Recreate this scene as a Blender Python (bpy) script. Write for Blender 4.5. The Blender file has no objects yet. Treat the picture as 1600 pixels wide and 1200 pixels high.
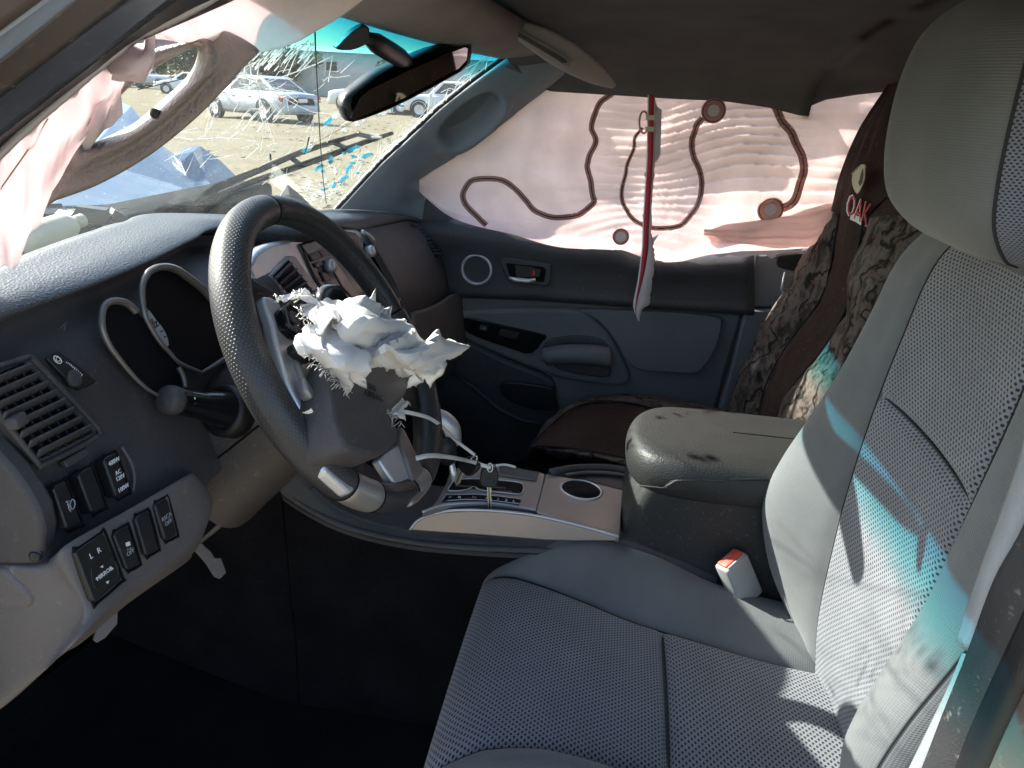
import bpy, math, random
import numpy as np
from mathutils import Vector, Matrix
random.seed(7); rng = np.random.default_rng(7)
S = bpy.context.scene
COL = S.collection
rad = math.radians

# ------------------------------------------------------------------ camera, sky, sun, exposure
CAM = np.array([-0.7857, -0.3071, 1.0838]); YAW, PIT, ROL = rad(7.775), rad(21.453), rad(3.067); FPX = 1161.7
_f = np.array([math.cos(PIT)*math.cos(YAW), math.cos(PIT)*math.sin(YAW), -math.sin(PIT)])
_r = np.cross(_f, [0, 0, 1]); _r /= np.linalg.norm(_r); _u = np.cross(_r, _f)
CR = _r*math.cos(ROL)+_u*math.sin(ROL); CU = -_r*math.sin(ROL)+_u*math.cos(ROL); CF = _f
cd = bpy.data.cameras.new('camera'); cam = bpy.data.objects.new('camera', cd); COL.objects.link(cam)
cd.sensor_width = 36; cd.lens = 36*FPX/1600; cd.clip_start = 0.02; cd.clip_end = 1000
cam.matrix_world = Matrix(((CR[0], CU[0], -CF[0], CAM[0]), (CR[1], CU[1], -CF[1], CAM[1]), (CR[2], CU[2], -CF[2], CAM[2]), (0, 0, 0, 1)))
S.camera = cam
SUN_EL, SUN_AZ = rad(34), rad(15)          # azimuth measured from +Y towards +X
W = bpy.data.worlds.new('World'); S.world = W; W.use_nodes = True
sky = W.node_tree.nodes.new('ShaderNodeTexSky'); sky.sky_type = 'NISHITA'; sky.sun_disc = False
sky.sun_elevation = SUN_EL; sky.sun_rotation = SUN_AZ; sky.dust_density = 2.0
W.node_tree.links.new(sky.outputs[0], W.node_tree.nodes['Background'].inputs[0])
W.node_tree.nodes['Background'].inputs[1].default_value = 0.13
sd = bpy.data.lights.new('sun', 'SUN'); sun = bpy.data.objects.new('sun', sd); COL.objects.link(sun)
sd.energy = 4.9; sd.angle = rad(0.53); sd.color = (1, .95, .87)
sdir = Vector((math.sin(SUN_AZ)*math.cos(SUN_EL), math.cos(SUN_AZ)*math.cos(SUN_EL), math.sin(SUN_EL)))
sun.rotation_euler = sdir.to_track_quat('Z', 'Y').to_euler()
S.view_settings.view_transform = 'Standard'; S.view_settings.look = 'None'; S.view_settings.gamma = 1
S.view_settings.exposure = 1.62
S.cycles.transparent_max_bounces = 24

# ------------------------------------------------------------------ pixel -> place helpers (1600 x 1200 photograph)
def ray(x, y): return CF + CR*(x-800)/FPX - CU*(y-600)/FPX
def on(x, y, p, n):
    d = ray(x, y); n = np.array(n, float); return CAM + d*(((np.array(p, float)-CAM) @ n)/(d @ n))
def PX(x, y, v): return on(x, y, (v, 0, 0), (1, 0, 0))
def PY(x, y, v): return on(x, y, (0, v, 0), (0, 1, 0))
def PZ(x, y, v): return on(x, y, (0, 0, v), (0, 0, 1))
def unit(v): v = np.array(v, float); return v/np.linalg.norm(v)

# ------------------------------------------------------------------ materials
def nodes(m): return m.node_tree.nodes, m.node_tree.links
def new(nt, t, **kw):
    n = nt.nodes.new(t)
    for k, v in kw.items(): setattr(n, k, v)
    return n
def math_(nt, op, a, b=None, clamp=False):
    n = nt.nodes.new('ShaderNodeMath'); n.operation = op; n.use_clamp = clamp
    for i, v in enumerate((a, b)):
        if v is None: continue
        if isinstance(v, (int, float)): n.inputs[i].default_value = v
        else: nt.links.new(v, n.inputs[i])
    return n.outputs[0]
def noise(nt, scale, detail=3, vec=None, rough=.55):
    n = nt.nodes.new('ShaderNodeTexNoise'); n.inputs['Scale'].default_value = scale; n.inputs['Detail'].default_value = detail
    n.inputs['Roughness'].default_value = rough
    if vec is None:
        g = nt.nodes.new('ShaderNodeNewGeometry'); vec = g.outputs['Position']
    nt.links.new(vec, n.inputs['Vector']); return n
def ramp(nt, fac, stops):
    r = nt.nodes.new('ShaderNodeValToRGB'); e = r.color_ramp.elements
    while len(e) < len(stops): e.new(.5)
    for i, (p, c) in enumerate(stops): e[i].position = p; e[i].color = (*c, 1) if len(c) == 3 else c
    nt.links.new(fac, r.inputs[0]); return r.outputs[0]
def mixc(nt, fac, a, b):
    n = nt.nodes.new('ShaderNodeMix'); n.data_type = 'RGBA'
    for i, v in ((0, fac), (6, a), (7, b)):
        if isinstance(v, (int, float)): n.inputs[i].default_value = v
        elif isinstance(v, tuple): n.inputs[i].default_value = (*v, 1)
        else: nt.links.new(v, n.inputs[i])
    return n.outputs[2]
def bump(nt, h, dist, strength=1.0, prev=None):
    b = nt.nodes.new('ShaderNodeBump'); b.inputs['Distance'].default_value = dist; b.inputs['Strength'].default_value = strength
    nt.links.new(h, b.inputs['Height'])
    if prev is not None: nt.links.new(prev, b.inputs['Normal'])
    return b.outputs[0]
def base(name, col, rough=.5, metal=0., spec=.5):
    m = bpy.data.materials.new(name); m.use_nodes = True; b = m.node_tree.nodes['Principled BSDF']
    b.inputs['Base Color'].default_value = (*col, 1); b.inputs['Roughness'].default_value = rough
    b.inputs['Metallic'].default_value = metal; b.inputs['Specular IOR Level'].default_value = spec
    return m, m.node_tree, b
def plastic(name, col, rough=.55, grain=900, gd=.0003, var=.25, dust=.0, metal=0., spec=.5):
    """moulded plastic: fine grain relief, uneven wear and specks of dust"""
    m, nt, b = base(name, col, rough, metal, spec)
    n1 = noise(nt, 9, 5); n2 = noise(nt, 140, 2)
    d = tuple(c*(1-var) for c in col); l = tuple(min(1, c*(1+var)) for c in col)
    c = ramp(nt, n1.outputs[0], [(.3, d), (.7, l)])
    if dust > 0:
        f = ramp(nt, n2.outputs[0], [(.62, (0, 0, 0)), (.78, (dust,)*3)])
        c = mixc(nt, f, c, (.35, .33, .30))
    nt.links.new(c, b.inputs['Base Color'])
    rr = ramp(nt, n1.outputs[0], [(.25, (max(0, rough-.1),)*3), (.75, (min(1, rough+.12),)*3)]); nt.links.new(rr, b.inputs['Roughness'])
    if grain:
        v = nt.nodes.new('ShaderNodeTexVoronoi'); v.inputs['Scale'].default_value = grain
        g = nt.nodes.new('ShaderNodeNewGeometry'); nt.links.new(g.outputs['Position'], v.inputs['Vector'])
        nt.links.new(bump(nt, v.outputs['Distance'], gd), b.inputs['Normal'])
    return m
def leather_grain(name, col, rough=.5, sc=260, dist=.0012):
    m, nt, b = base(name, col, rough)
    g = nt.nodes.new('ShaderNodeNewGeometry')
    nz = noise(nt, 60, 2, g.outputs['Position'])
    v = nt.nodes.new('ShaderNodeTexVoronoi'); v.feature = 'SMOOTH_F1'; v.inputs['Scale'].default_value = sc
    add = nt.nodes.new('ShaderNodeVectorMath'); add.operation = 'MULTIPLY_ADD'; add.inputs[1].default_value = (.01,)*3
    nt.links.new(nz.outputs['Color'], add.inputs[0]); nt.links.new(g.outputs['Position'], add.inputs[2]); nt.links.new(add.outputs[0], v.inputs['Vector'])
    nt.links.new(bump(nt, v.outputs['Distance'], dist, .8), b.inputs['Normal'])
    c = ramp(nt, noise(nt, 6, 5).outputs[0], [(.3, tuple(x*.8 for x in col)), (.7, tuple(x*1.25 for x in col))]); nt.links.new(c, b.inputs['Base Color'])
    return m
def uvxy(nt):
    t = nt.nodes.new('ShaderNodeUVMap'); s = nt.nodes.new('ShaderNodeSeparateXYZ'); nt.links.new(t.outputs[0], s.inputs[0]); return s.outputs[0], s.outputs[1]
def dots(nt, du, dv, ru, rv):
    """staggered oval holes in metres of UV: 1 in a hole"""
    u, v = uvxy(nt)
    v2 = math_(nt, 'DIVIDE', v, dv); row = math_(nt, 'FLOOR', v2)
    off = math_(nt, 'MULTIPLY', math_(nt, 'MODULO', row, 2.0), .5)
    fu = math_(nt, 'SUBTRACT', math_(nt, 'FRACT', math_(nt, 'ADD', math_(nt, 'DIVIDE', u, du), off)), .5)
    fv = math_(nt, 'SUBTRACT', math_(nt, 'FRACT', v2), .5)
    a = math_(nt, 'DIVIDE', fu, ru); c = math_(nt, 'DIVIDE', fv, rv)
    d = math_(nt, 'ADD', math_(nt, 'MULTIPLY', a, a), math_(nt, 'MULTIPLY', c, c))
    n = nt.nodes.new('ShaderNodeMapRange'); n.interpolation_type = 'SMOOTHSTEP'
    nt.links.new(d, n.inputs[0]); n.inputs[1].default_value = .5; n.inputs[2].default_value = 1.3; n.inputs[3].default_value = 1; n.inputs[4].default_value = 0
    return n.outputs[0]
def fabric_mesh(name, col, hole, du=.0078, dv=.0042, ru=.27, rv=.36):
    m, nt, b = base(name, col, .9, 0, .2); d = dots(nt, du, dv, ru, rv)
    n1 = noise(nt, 14, 4); c0 = ramp(nt, n1.outputs[0], [(.3, tuple(x*.9 for x in col)), (.7, tuple(x*1.1 for x in col))])
    nt.links.new(mixc(nt, d, c0, hole), b.inputs['Base Color'])
    fine = noise(nt, 2500, 1)
    h = math_(nt, 'SUBTRACT', math_(nt, 'MULTIPLY', fine.outputs[0], .35), d)
    nt.links.new(bump(nt, h, .0012, .8), b.inputs['Normal']); b.inputs['Sheen Weight'].default_value = .25; b.inputs['Sheen Roughness'].default_value = .4
    return m
def fabric_rib(name, col, pitch=.0024):
    m, nt, b = base(name, col, .9, 0, .2); u, v = uvxy(nt)
    s = math_(nt, 'SINE', math_(nt, 'MULTIPLY', v, 2*math.pi/pitch)); s2 = math_(nt, 'SINE', math_(nt, 'MULTIPLY', u, 2*math.pi/.003))
    h = math_(nt, 'ADD', math_(nt, 'MULTIPLY', s, .5), math_(nt, 'MULTIPLY', s2, .2))
    n1 = noise(nt, 11, 4); c0 = ramp(nt, n1.outputs[0], [(.3, tuple(x*.88 for x in col)), (.7, tuple(x*1.1 for x in col))])
    k = math_(nt, 'ADD', math_(nt, 'MULTIPLY', s, .5), .5)
    nt.links.new(mixc(nt, k, mixc(nt, .15, c0, (.03, .03, .03)), c0), b.inputs['Base Color'])
    nt.links.new(bump(nt, h, .0003, .7), b.inputs['Normal']); b.inputs['Sheen Weight'].default_value = .2
    return m
def cloth(name, col, trans=.5, tcol=None, bumpd=.0, rough=.9):
    """thin woven nylon: part diffuse, part translucent"""
    m = bpy.data.materials.new(name); m.use_nodes = True; nt = m.node_tree; nt.nodes.clear()
    out = nt.nodes.new('ShaderNodeOutputMaterial'); mx = nt.nodes.new('ShaderNodeMixShader'); mx.inputs[0].default_value = trans
    d = nt.nodes.new('ShaderNodeBsdfDiffuse'); t = nt.nodes.new('ShaderNodeBsdfTranslucent')
    n1 = noise(nt, 16, 4); tc = tcol or col
    nt.links.new(ramp(nt, n1.outputs[0], [(.3, tuple(x*.93 for x in col)), (.7, col)]), d.inputs[0])
    nt.links.new(ramp(nt, n1.outputs[0], [(.3, tuple(x*.86 for x in tc)), (.7, tc)]), t.inputs[0])
    bm = bump(nt, noise(nt, 90, 4).outputs[0], .002, .35); nt.links.new(bm, d.inputs['Normal']); nt.links.new(bm, t.inputs['Normal'])
    nt.links.new(d.outputs[0], mx.inputs[1]); nt.links.new(t.outputs[0], mx.inputs[2]); nt.links.new(mx.outputs[0], out.inputs[0]); return m
def camo(name):
    m, nt, b = base(name, (.2, .16, .13), .8, 0, .2)
    g = nt.nodes.new('ShaderNodeNewGeometry')
    mp = nt.nodes.new('ShaderNodeMapping'); mp.inputs['Scale'].default_value = (1, 1, .45); nt.links.new(g.outputs['Position'], mp.inputs[0])
    n1 = noise(nt, 15, 6, mp.outputs[0], .65); n2 = noise(nt, 60, 5, g.outputs['Position']); 
    c1 = ramp(nt, n1.outputs[0], [(.30, (.010, .008, .007)), (.42, (.045, .034, .028)), (.50, (.15, .125, .11)), (.57, (.040, .034, .030)), (.70, (.27, .24, .22))])
    w = nt.nodes.new('ShaderNodeTexWave'); w.inputs['Scale'].default_value = 8; w.inputs['Distortion'].default_value = 18; w.inputs['Detail'].default_value = 3; w.inputs['Detail Scale'].default_value = 1.3
    nt.links.new(g.outputs['Position'], w.inputs[0])
    k = ramp(nt, w.outputs[1], [(.0, (1, 1, 1)), (.16, (0, 0, 0))])
    c2 = mixc(nt, k, c1, (.012, .01, .008))
    k2 = ramp(nt, n2.outputs[0], [(.56, (0, 0, 0)), (.62, (.8, .8, .8))]); c3 = mixc(nt, k2, c2, (.13, .085, .07))
    nt.links.new(c3, b.inputs['Base Color']); nt.links.new(bump(nt, n1.outputs[0], .004, .6), b.inputs['Normal']); return m
def metal(name, col, rough=.35, aniso=True):
    m, nt, b = base(name, col, rough, .55)
    n1 = noise(nt, 12, 4); nt.links.new(ramp(nt, n1.outputs[0], [(.3, (max(.05, rough-.07),)*3), (.7, (rough+.12,)*3)]), b.inputs['Roughness'])
    n2 = noise(nt, 300, 2); nt.links.new(bump(nt, n2.outputs[0], .0003, .25), b.inputs['Normal']); return m

M = {}
M['dash_top'] = leather_grain('dash_top_grain', (.062, .064, .070), .40, 480, .0011)
M['dash'] = plastic('dash_dark_plastic', (.058, .053, .056), .55, 1100, .0003, .2, .15)
M['dash_soft'] = plastic('dash_soft_plastic', (.055, .047, .046), .45, 700, .0004, .2, .2)
M['grey'] = plastic('grey_plastic', (.118, .104, .102), .55, 900, .0003, .12, .2)
M['door_dark'] = plastic('door_dark_plastic', (.050, .050, .055), .5, 900, .0003, .2, .2)
M['door_grey'] = plastic('door_grey_plastic', (.135, .145, .155), .6, 800, .0004, .12, .15)
M['pillar'] = plastic('pillar_trim_plastic', (.22, .255, .29), .5, 700, .0004, .1, .3)
M['handle_trim'] = leather_grain('grab_handle_trim', (.19, .165, .155), .5, 330, .0014)
M['headliner'] = plastic('headliner_felt', (.155, .15, .15), .95, 2200, .0006, .15, .0, 0, .1)
M['header'] = plastic('header_trim', (.34, .30, .28), .9, 2200, .0006, .12, .0, 0, .1)
M['visor'] = plastic('visor_vinyl', (.40, .37, .35), .8, 700, .0006, .12)
M['black'] = plastic('black_plastic', (.012, .012, .014), .4, 1000, .0002, .2)
M['gloss_black'] = plastic('gloss_black', (.008, .008, .01), .16, 0, 0, .1)
M['carpet'] = plastic('black_carpet', (.020, .018, .020), 1., 1500, .002, .3, .05, 0, .05)
M['silver'] = metal('silver_trim', (.62, .63, .66), .34)
M['satin'] = metal('satin_trim', (.30, .285, .275), .42)
M['bronze'] = metal('brushed_trim', (.30, .255, .235), .34)
M['ring'] = metal('gauge_ring', (.20, .185, .175), .36)
M['chrome'] = metal('chrome', (.75, .75, .77), .14)
M['key_metal'] = metal('key_brass', (.62, .55, .38), .3)
M['leather'] = leather_grain('wheel_leather', (.030, .030, .032), .42, 500, .0006)
def perf():
    m, nt, b = base('perforated_leather', (.030, .030, .033), .42); d = dots(nt, .0042, .0026, .25, .28)
    nt.links.new(mixc(nt, d, (.032, .032, .035), (.060, .057, .054)), b.inputs['Base Color'])
    nt.links.new(bump(nt, math_(nt, 'MULTIPLY', d, -1), .0008, .7), b.inputs['Normal']); return m
M['perf'] = perf()
M['arm_side'] = plastic('console_side_plastic', (.026, .027, .027), .5, 700, .0004, .25, .3)
M['arm'] = leather_grain('armrest_vinyl', (.021, .022, .0225), .52, 420, .0007)
M['seat_mesh'] = fabric_mesh('seat_mesh_fabric', (.205, .212, .235), (.03, .03, .04))
M['seat_rib'] = fabric_rib('seat_rib_fabric', (.138, .145, .152))
M['seat_weave'] = fabric_mesh('seat_weave_fabric', (.17, .18, .21), (.04, .04, .055), .0042, .0024, .28, .34)
M['seat_yoke'] = fabric_mesh('seat_yoke_fabric', (.13, .135, .165), (.05, .05, .065), .004, .0024, .28, .34)
M['thread'] = plastic('thread', (.02, .02, .022), .9, 0)
M['camo'] = camo('camo_cover')
M['brown'] = plastic('brown_cover', (.060, .040, .034), .85, 1800, .0008, .25, .25, 0, .15)
M['bag'] = cloth('airbag_pink', (.88, .77, .75), .70, (1.0, .88, .85))
M['bag_near'] = cloth('airbag_pale_pink', (.79, .71, .725), .45, (.90, .80, .81))
M['bag_edge'] = cloth('airbag_hem', (.62, .58, .62), .2)
M['seam'] = cloth('airbag_seam', (.60, .44, .41), .62)
M['eyelet_light'] = cloth('eyelet_daylight', (.95, .95, .94), .35, (1, 1, 1))  # white colour stands for daylight coming through the eyelet hole
M['white_cloth'] = cloth('airbag_white', (.82, .81, .80), .25)
M['red'] = plastic('red_webbing', (.55, .05, .07), .7, 1500, .0005, .2)
M['red_button'] = plastic('red_button', (.75, .10, .07), .35, 0)
M['belt_grey'] = plastic('buckle_grey', (.30, .31, .31), .5, 800, .0002, .1)
M['white'] = plastic('white_print', (.8, .8, .8), .6, 0, 0, .05)
M['print_grey'] = plastic('grey_print', (.34, .34, .36), .6, 0, 0, .05)
M['white_wire'] = plastic('white_plastic', (.72, .72, .70), .4, 0, 0, .05)
M['mirror'] = base('mirror_glass', (.80, .80, .82), .02, 1.)[0]
M['lens'] = base('dark_lens', (.007, .007, .009), .55, 0, .08)[0]
M['screen'] = base('radio_display', (.05, .07, .08), .1)[0]
M['wiper_black'] = plastic('wiper_black', (.010, .012, .014), .8, 0, 0, .1, 0, 0, .1)
M['rubber'] = plastic('rubber_seal', (.022, .022, .025), .6, 600, .0003, .2, .3)
M['paint_grey'] = plastic('body_paint_grey', (.10, .082, .075), .35, 0, 0, .15, .25)
M['paint_sky_sheen'] = plastic('body_paint_sky_sheen', (.24, .29, .38), .3, 0, 0, .1, .2)  # blue-white colour paints in bright sky reflected by the pillar strip
M['paint_pillar'] = plastic('body_paint_pillar', (.075, .082, .11), .3, 0, 0, .15, .25)
M['hood'] = plastic('hood_paint', (.05, .105, .19), .3, 0, 0, .2, .2, .2)
M['paper'] = plastic('torn_paper', (.8, .79, .76), .9, 0, 0, .05)
M['cream'] = plastic('cream_plastic', (.62, .58, .42), .5, 0, 0, .1)
M['orange'] = plastic('orange_marker', (.5, .12, .05), .5, 0)
def ws_glass():
    m = bpy.data.materials.new('windshield_glass'); m.use_nodes = True; nt = m.node_tree; nt.nodes.clear()
    out = nt.nodes.new('ShaderNodeOutputMaterial'); g = nt.nodes.new('ShaderNodeNewGeometry'); sp = nt.nodes.new('ShaderNodeSeparateXYZ')
    nt.links.new(g.outputs['Position'], sp.inputs[0])
    tint = ramp(nt, math_(nt, 'MULTIPLY', math_(nt, 'SUBTRACT', sp.outputs[2], 1.098), 1/.055), [(.05, (.95, .98, .97)), (.55, (.30, .74, .76)), (.95, (.09, .45, .58))])
    tr = nt.nodes.new('ShaderNodeBsdfTransparent'); nt.links.new(tint, tr.inputs[0])
    gl = nt.nodes.new('ShaderNodeBsdfGlossy'); gl.inputs['Roughness'].default_value = .03
    lw = nt.nodes.new('ShaderNodeLayerWeight'); lw.inputs[0].default_value = .12
    m1 = nt.nodes.new('ShaderNodeMixShader'); nt.links.new(math_(nt, 'MULTIPLY', lw.outputs['Fresnel'], .16), m1.inputs[0]); nt.links.new(tr.outputs[0], m1.inputs[1]); nt.links.new(gl.outputs[0], m1.inputs[2])
    df = nt.nodes.new('ShaderNodeBsdfTranslucent'); df.inputs[0].default_value = (.8, .82, .8, 1)
    du = ramp(nt, noise(nt, 30, 6).outputs[0], [(.35, (.003,)*3), (.75, (.014,)*3)])
    spk = ramp(nt, noise(nt, 330, 2).outputs[0], [(.70, (0,)*3), (.77, (.4,)*3)])
    m2 = nt.nodes.new('ShaderNodeMixShader'); nt.links.new(math_(nt, 'ADD', du, spk, True), m2.inputs[0]); nt.links.new(m1.outputs[0], m2.inputs[1]); nt.links.new(df.outputs[0], m2.inputs[2])
    nt.links.new(m2.outputs[0], out.inputs[0]); return m
M['ws'] = ws_glass()
M['crack'] = cloth('glass_crack', (.9, .92, .92), .5)
M['crack_dark'] = plastic('dark_crack', (.03, .035, .04), .4, 0)
M['shard'] = cloth('blue_glass_chip', (.08, .48, .60), .6, (.18, .68, .80))

# ------------------------------------------------------------------ object helpers
LOC = {}
def root_loc(p):
    l = np.zeros(3)
    while p is not None: l += np.array(LOC.get(p.name, (0, 0, 0))); p = p.parent
    return l
def thing(name, label, cat, loc=(0, 0, 0), group=None, kind=None):
    o = bpy.data.objects.new(name, None); COL.objects.link(o); o.empty_display_size = .05
    o.location = loc; LOC[o.name] = tuple(float(x) for x in loc); o['label'] = label; o['category'] = cat
    if group: o['group'] = group
    if kind: o['kind'] = kind
    return o
def tag(o, label=None, cat=None, group=None, kind=None):
    for k, v in (('label', label), ('category', cat), ('group', group), ('kind', kind)):
        if v: o[k] = v
    return o
def obj(name, V, Fs, mat, parent=None, uv=None, smooth=True, bevel=0, bseg=2, sub=0, solid=0, soff=-1, local=False, angle=None):
    V = np.array(V, float); l = np.zeros(3) if (local or parent is None) else root_loc(parent)
    origin = np.zeros(3)
    if parent is None: origin = V.mean(0); origin[2] = V[:, 2].min(); l = origin
    me = bpy.data.meshes.new(name); me.from_pydata((V-l).tolist(), [], [list(map(int, f)) for f in Fs]); me.materials.append(M[mat] if isinstance(mat, str) else mat)
    if uv is not None:
        ul = me.uv_layers.new(name='UVMap'); uv = np.array(uv, float)
        idx = np.empty(len(me.loops), dtype=np.int32); me.loops.foreach_get('vertex_index', idx); ul.data.foreach_set('uv', uv[idx].astype(np.float32).ravel())
    if smooth: me.polygons.foreach_set('use_smooth', [True]*len(me.polygons))
    o = bpy.data.objects.new(name, me); COL.objects.link(o); o.location = origin
    if parent is not None: o.parent = parent
    if angle: me.set_sharp_from_angle(angle=rad(angle))
    if solid: m = o.modifiers.new('s', 'SOLIDIFY'); m.thickness = solid; m.offset = soff
    if bevel: m = o.modifiers.new('b', 'BEVEL'); m.width = bevel; m.segments = bseg; m.limit_method = 'ANGLE'; m.angle_limit = rad(35); m.harden_normals = False
    if sub: m = o.modifiers.new('u', 'SUBSURF'); m.levels = sub; m.render_levels = sub
    return o
def cr(P, n, closed=False):
    """Catmull-Rom through P, n samples per span"""
    P = np.array(P, float); k = len(P); out = []
    for i in range(k if closed else k-1):
        p1 = P[i]; p2 = P[(i+1) % k]
        p0 = P[i-1] if (closed or i > 0) else 2*p1-p2
        p3 = P[(i+2) % k] if (closed or i+2 < k) else 2*p2-p1
        for t in np.arange(n)/n:
            out.append(.5*((2*p1)+(-p0+p2)*t+(2*p0-5*p1+4*p2-p3)*t*t+(-p0+3*p1-3*p2+p3)*t**3))
    if not closed: out.append(P[-1])
    return np.array(out)
def fine(G, nu, nv):
    G = np.array(G, float)
    A = np.array([cr(r, nv) for r in G]); B = np.array([cr(A[:, j], nu) for j in range(A.shape[1])]); return B.transpose(1, 0, 2)
def gridmesh(A, close_u=False, close_v=False):
    a, b = A.shape[:2]; V = A.reshape(-1, 3); F = []
    for i in range(a if close_u else a-1):
        for j in range(b if close_v else b-1):
            i2, j2 = (i+1) % a, (j+1) % b; F.append((i*b+j, i*b+j2, i2*b+j2, i2*b+j))
    mi, mj = a//2, b//2
    du = np.concatenate([[0], np.cumsum(np.linalg.norm(np.diff(A[:, mj], axis=0), axis=1))]); dv = np.concatenate([[0], np.cumsum(np.linalg.norm(np.diff(A[mi], axis=0), axis=1))])
    uv = np.array([(dv[j], du[i]) for i in range(a) for j in range(b)]); return V, F, uv
def sheet(name, A, mat, parent=None, solid=0, soff=0, **kw):
    V, F, uv = gridmesh(np.array(A)); return obj(name, V, F, mat, parent, uv=uv, solid=solid, soff=soff, **kw)
def tube(pts, r, ns=8, closed=False, caps=True):
    P = np.array(pts, float); n = len(P); R_ = np.broadcast_to(np.array(r, float), (n,)) if np.ndim(r) < 1 or len(np.atleast_1d(r)) == 1 else np.array(r)
    T = np.gradient(P, axis=0) if not closed else np.roll(P, -1, 0)-np.roll(P, 1, 0)
    up = np.array([0, 0, 1.]); 
    if abs(unit(T[0])[2]) > .9: up = np.array([1., 0, 0])
    V = []; F = []; N = unit(np.cross(up, T[0]))
    for i in range(n):
        t = unit(T[i]); N = unit(N-t*(N@t)); B = np.cross(t, N)
        for k in range(ns): a = 2*math.pi*k/ns; V.append(P[i]+R_[i]*(N*math.cos(a)+B*math.sin(a)))
    for i in range(n if closed else n-1):
        for k in range(ns): i2 = (i+1) % n; F.append((i*ns+k, i*ns+(k+1) % ns, i2*ns+(k+1) % ns, i2*ns+k))
    if caps and not closed: F.append(tuple(range(ns))[::-1]); F.append(tuple(range((n-1)*ns, n*ns)))
    return V, F
def join(parts):
    V = []; F = []
    for v, f in parts: o = len(V); V += [np.array(x) for x in v]; F += [tuple(i+o for i in q) for q in f]
    return V, F
def box(c, ax, ay, az, hx, hy, hz):
    c = np.array(c, float); ax, ay, az = unit(ax), unit(ay), unit(az); V = []
    for sx in (-1, 1):
        for sy in (-1, 1):
            for sz in (-1, 1): V.append(c+ax*hx*sx+ay*hy*sy+az*hz*sz)
    return V, [(0, 1, 3, 2), (4, 6, 7, 5), (0, 4, 5, 1), (2, 3, 7, 6), (0, 2, 6, 4), (1, 5, 7, 3)]
def abox(x0, x1, y0, y1, z0, z1): return box(((x0+x1)/2, (y0+y1)/2, (z0+z1)/2), (1, 0, 0), (0, 1, 0), (0, 0, 1), (x1-x0)/2, (y1-y0)/2, (z1-z0)/2)
def prism(P, d):
    """outline P (3-D, planar) as front face, extruded by vector d"""
    P = np.array(P, float); n = len(P); V = list(P)+list(P+np.array(d)); 
    F = [tuple(range(n)), tuple(range(2*n-1, n-1, -1))]+[(i, i+n, (i+1) % n+n, (i+1) % n) for i in range(n)]; return V, F
class Plane:
    def __init__(s, p, n): s.p = np.array(p, float); s.n = unit(n)
    def __call__(s, x, y, h=0): return on(x, y, s.p+s.n*h, s.n)
    def poly(s, pts, h=0): return np.array([s(x, y, h) for x, y in pts])
def plate(name, pts, pl, depth, mat, parent, h=0, bevel=.002, spline=0, **kw):
    """moulded plate: outline measured on plane pl, front lifted h along its normal, depth behind"""
    if spline: pts = cr(pts, spline, True)
    P = pl.poly(pts, h); V, F = prism(P, -pl.n*depth)
    nrm = np.cross(P[1]-P[0], P[2]-P[1])
    area = sum(np.cross(P[i]-P[0], P[(i+1) % len(P)]-P[0]) for i in range(len(P)))
    if area @ pl.n < 0: F = [f[::-1] for f in F]
    return obj(name, V, F, mat, parent, bevel=bevel, angle=40, **kw)
def text(name, s, pl, c, size, mat, parent, h=.001, right=(1, 0, 0), rot=0, depth=.0002, sx=1.0):
    cu = bpy.data.curves.new(name, 'FONT'); cu.body = s; cu.size = size; cu.align_x = 'CENTER'; cu.align_y = 'CENTER'; cu.extrude = depth; cu.resolution_u = 2
    cu.space_line = .95
    o = bpy.data.objects.new('tmp', cu); COL.objects.link(o); dg = bpy.context.evaluated_depsgraph_get(); me = bpy.data.meshes.new_from_object(o.evaluated_get(dg)); bpy.data.objects.remove(o)
    r = np.array(right, float); r = unit(r-pl.n*(r @ pl.n)); u = np.cross(pl.n, r)
    if rot: a = rad(rot); r, u = r*math.cos(a)+u*math.sin(a), -r*math.sin(a)+u*math.cos(a)
    cc = pl(*c, h); V = [cc+r*v.co.x*sx+u*v.co.y+pl.n*v.co.z for v in me.vertices]; F = [tuple(p.vertices) for p in me.polygons]
    bpy.data.meshes.remove(me); return obj(name, V, F, mat, parent, smooth=False)
def lathe(c, axis, prof, ns=32):
    """prof: list of (radius, distance along axis)"""
    axis = unit(axis); a = unit(np.cross(axis, [0.3, .2, .9])); b = np.cross(axis, a); c = np.array(c, float); V = []; F = []; n = len(prof)
    for r, h in prof:
        for k in range(ns): t = 2*math.pi*k/ns; V.append(c+axis*h+(a*math.cos(t)+b*math.sin(t))*r)
    for i in range(n-1):
        for k in range(ns): F.append((i*ns+k, i*ns+(k+1) % ns, (i+1)*ns+(k+1) % ns, (i+1)*ns+k))
    F.append(tuple(range(ns))[::-1]); F.append(tuple(range((n-1)*ns, n*ns))); return V, F
def vnoise(seed, n=24):
    r = np.random.default_rng(seed); L = r.random((n, n))*2-1
    def f(u, v):
        u = np.asarray(u, float) % n; v = np.asarray(v, float) % n; i = np.floor(u).astype(int); j = np.floor(v).astype(int); a = u-i; b = v-j
        a = a*a*(3-2*a); b = b*b*(3-2*b); i1 = (i+1) % n; j1 = (j+1) % n; i %= n; j %= n
        return L[i, j]*(1-a)*(1-b)+L[i1, j]*a*(1-b)+L[i, j1]*(1-a)*b+L[i1, j1]*a*b
    return f
def normals(A):
    du = np.gradient(A, axis=0); dv = np.gradient(A, axis=1); n = np.cross(du, dv); return n/np.maximum(np.linalg.norm(n, axis=2, keepdims=True), 1e-9)

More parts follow.
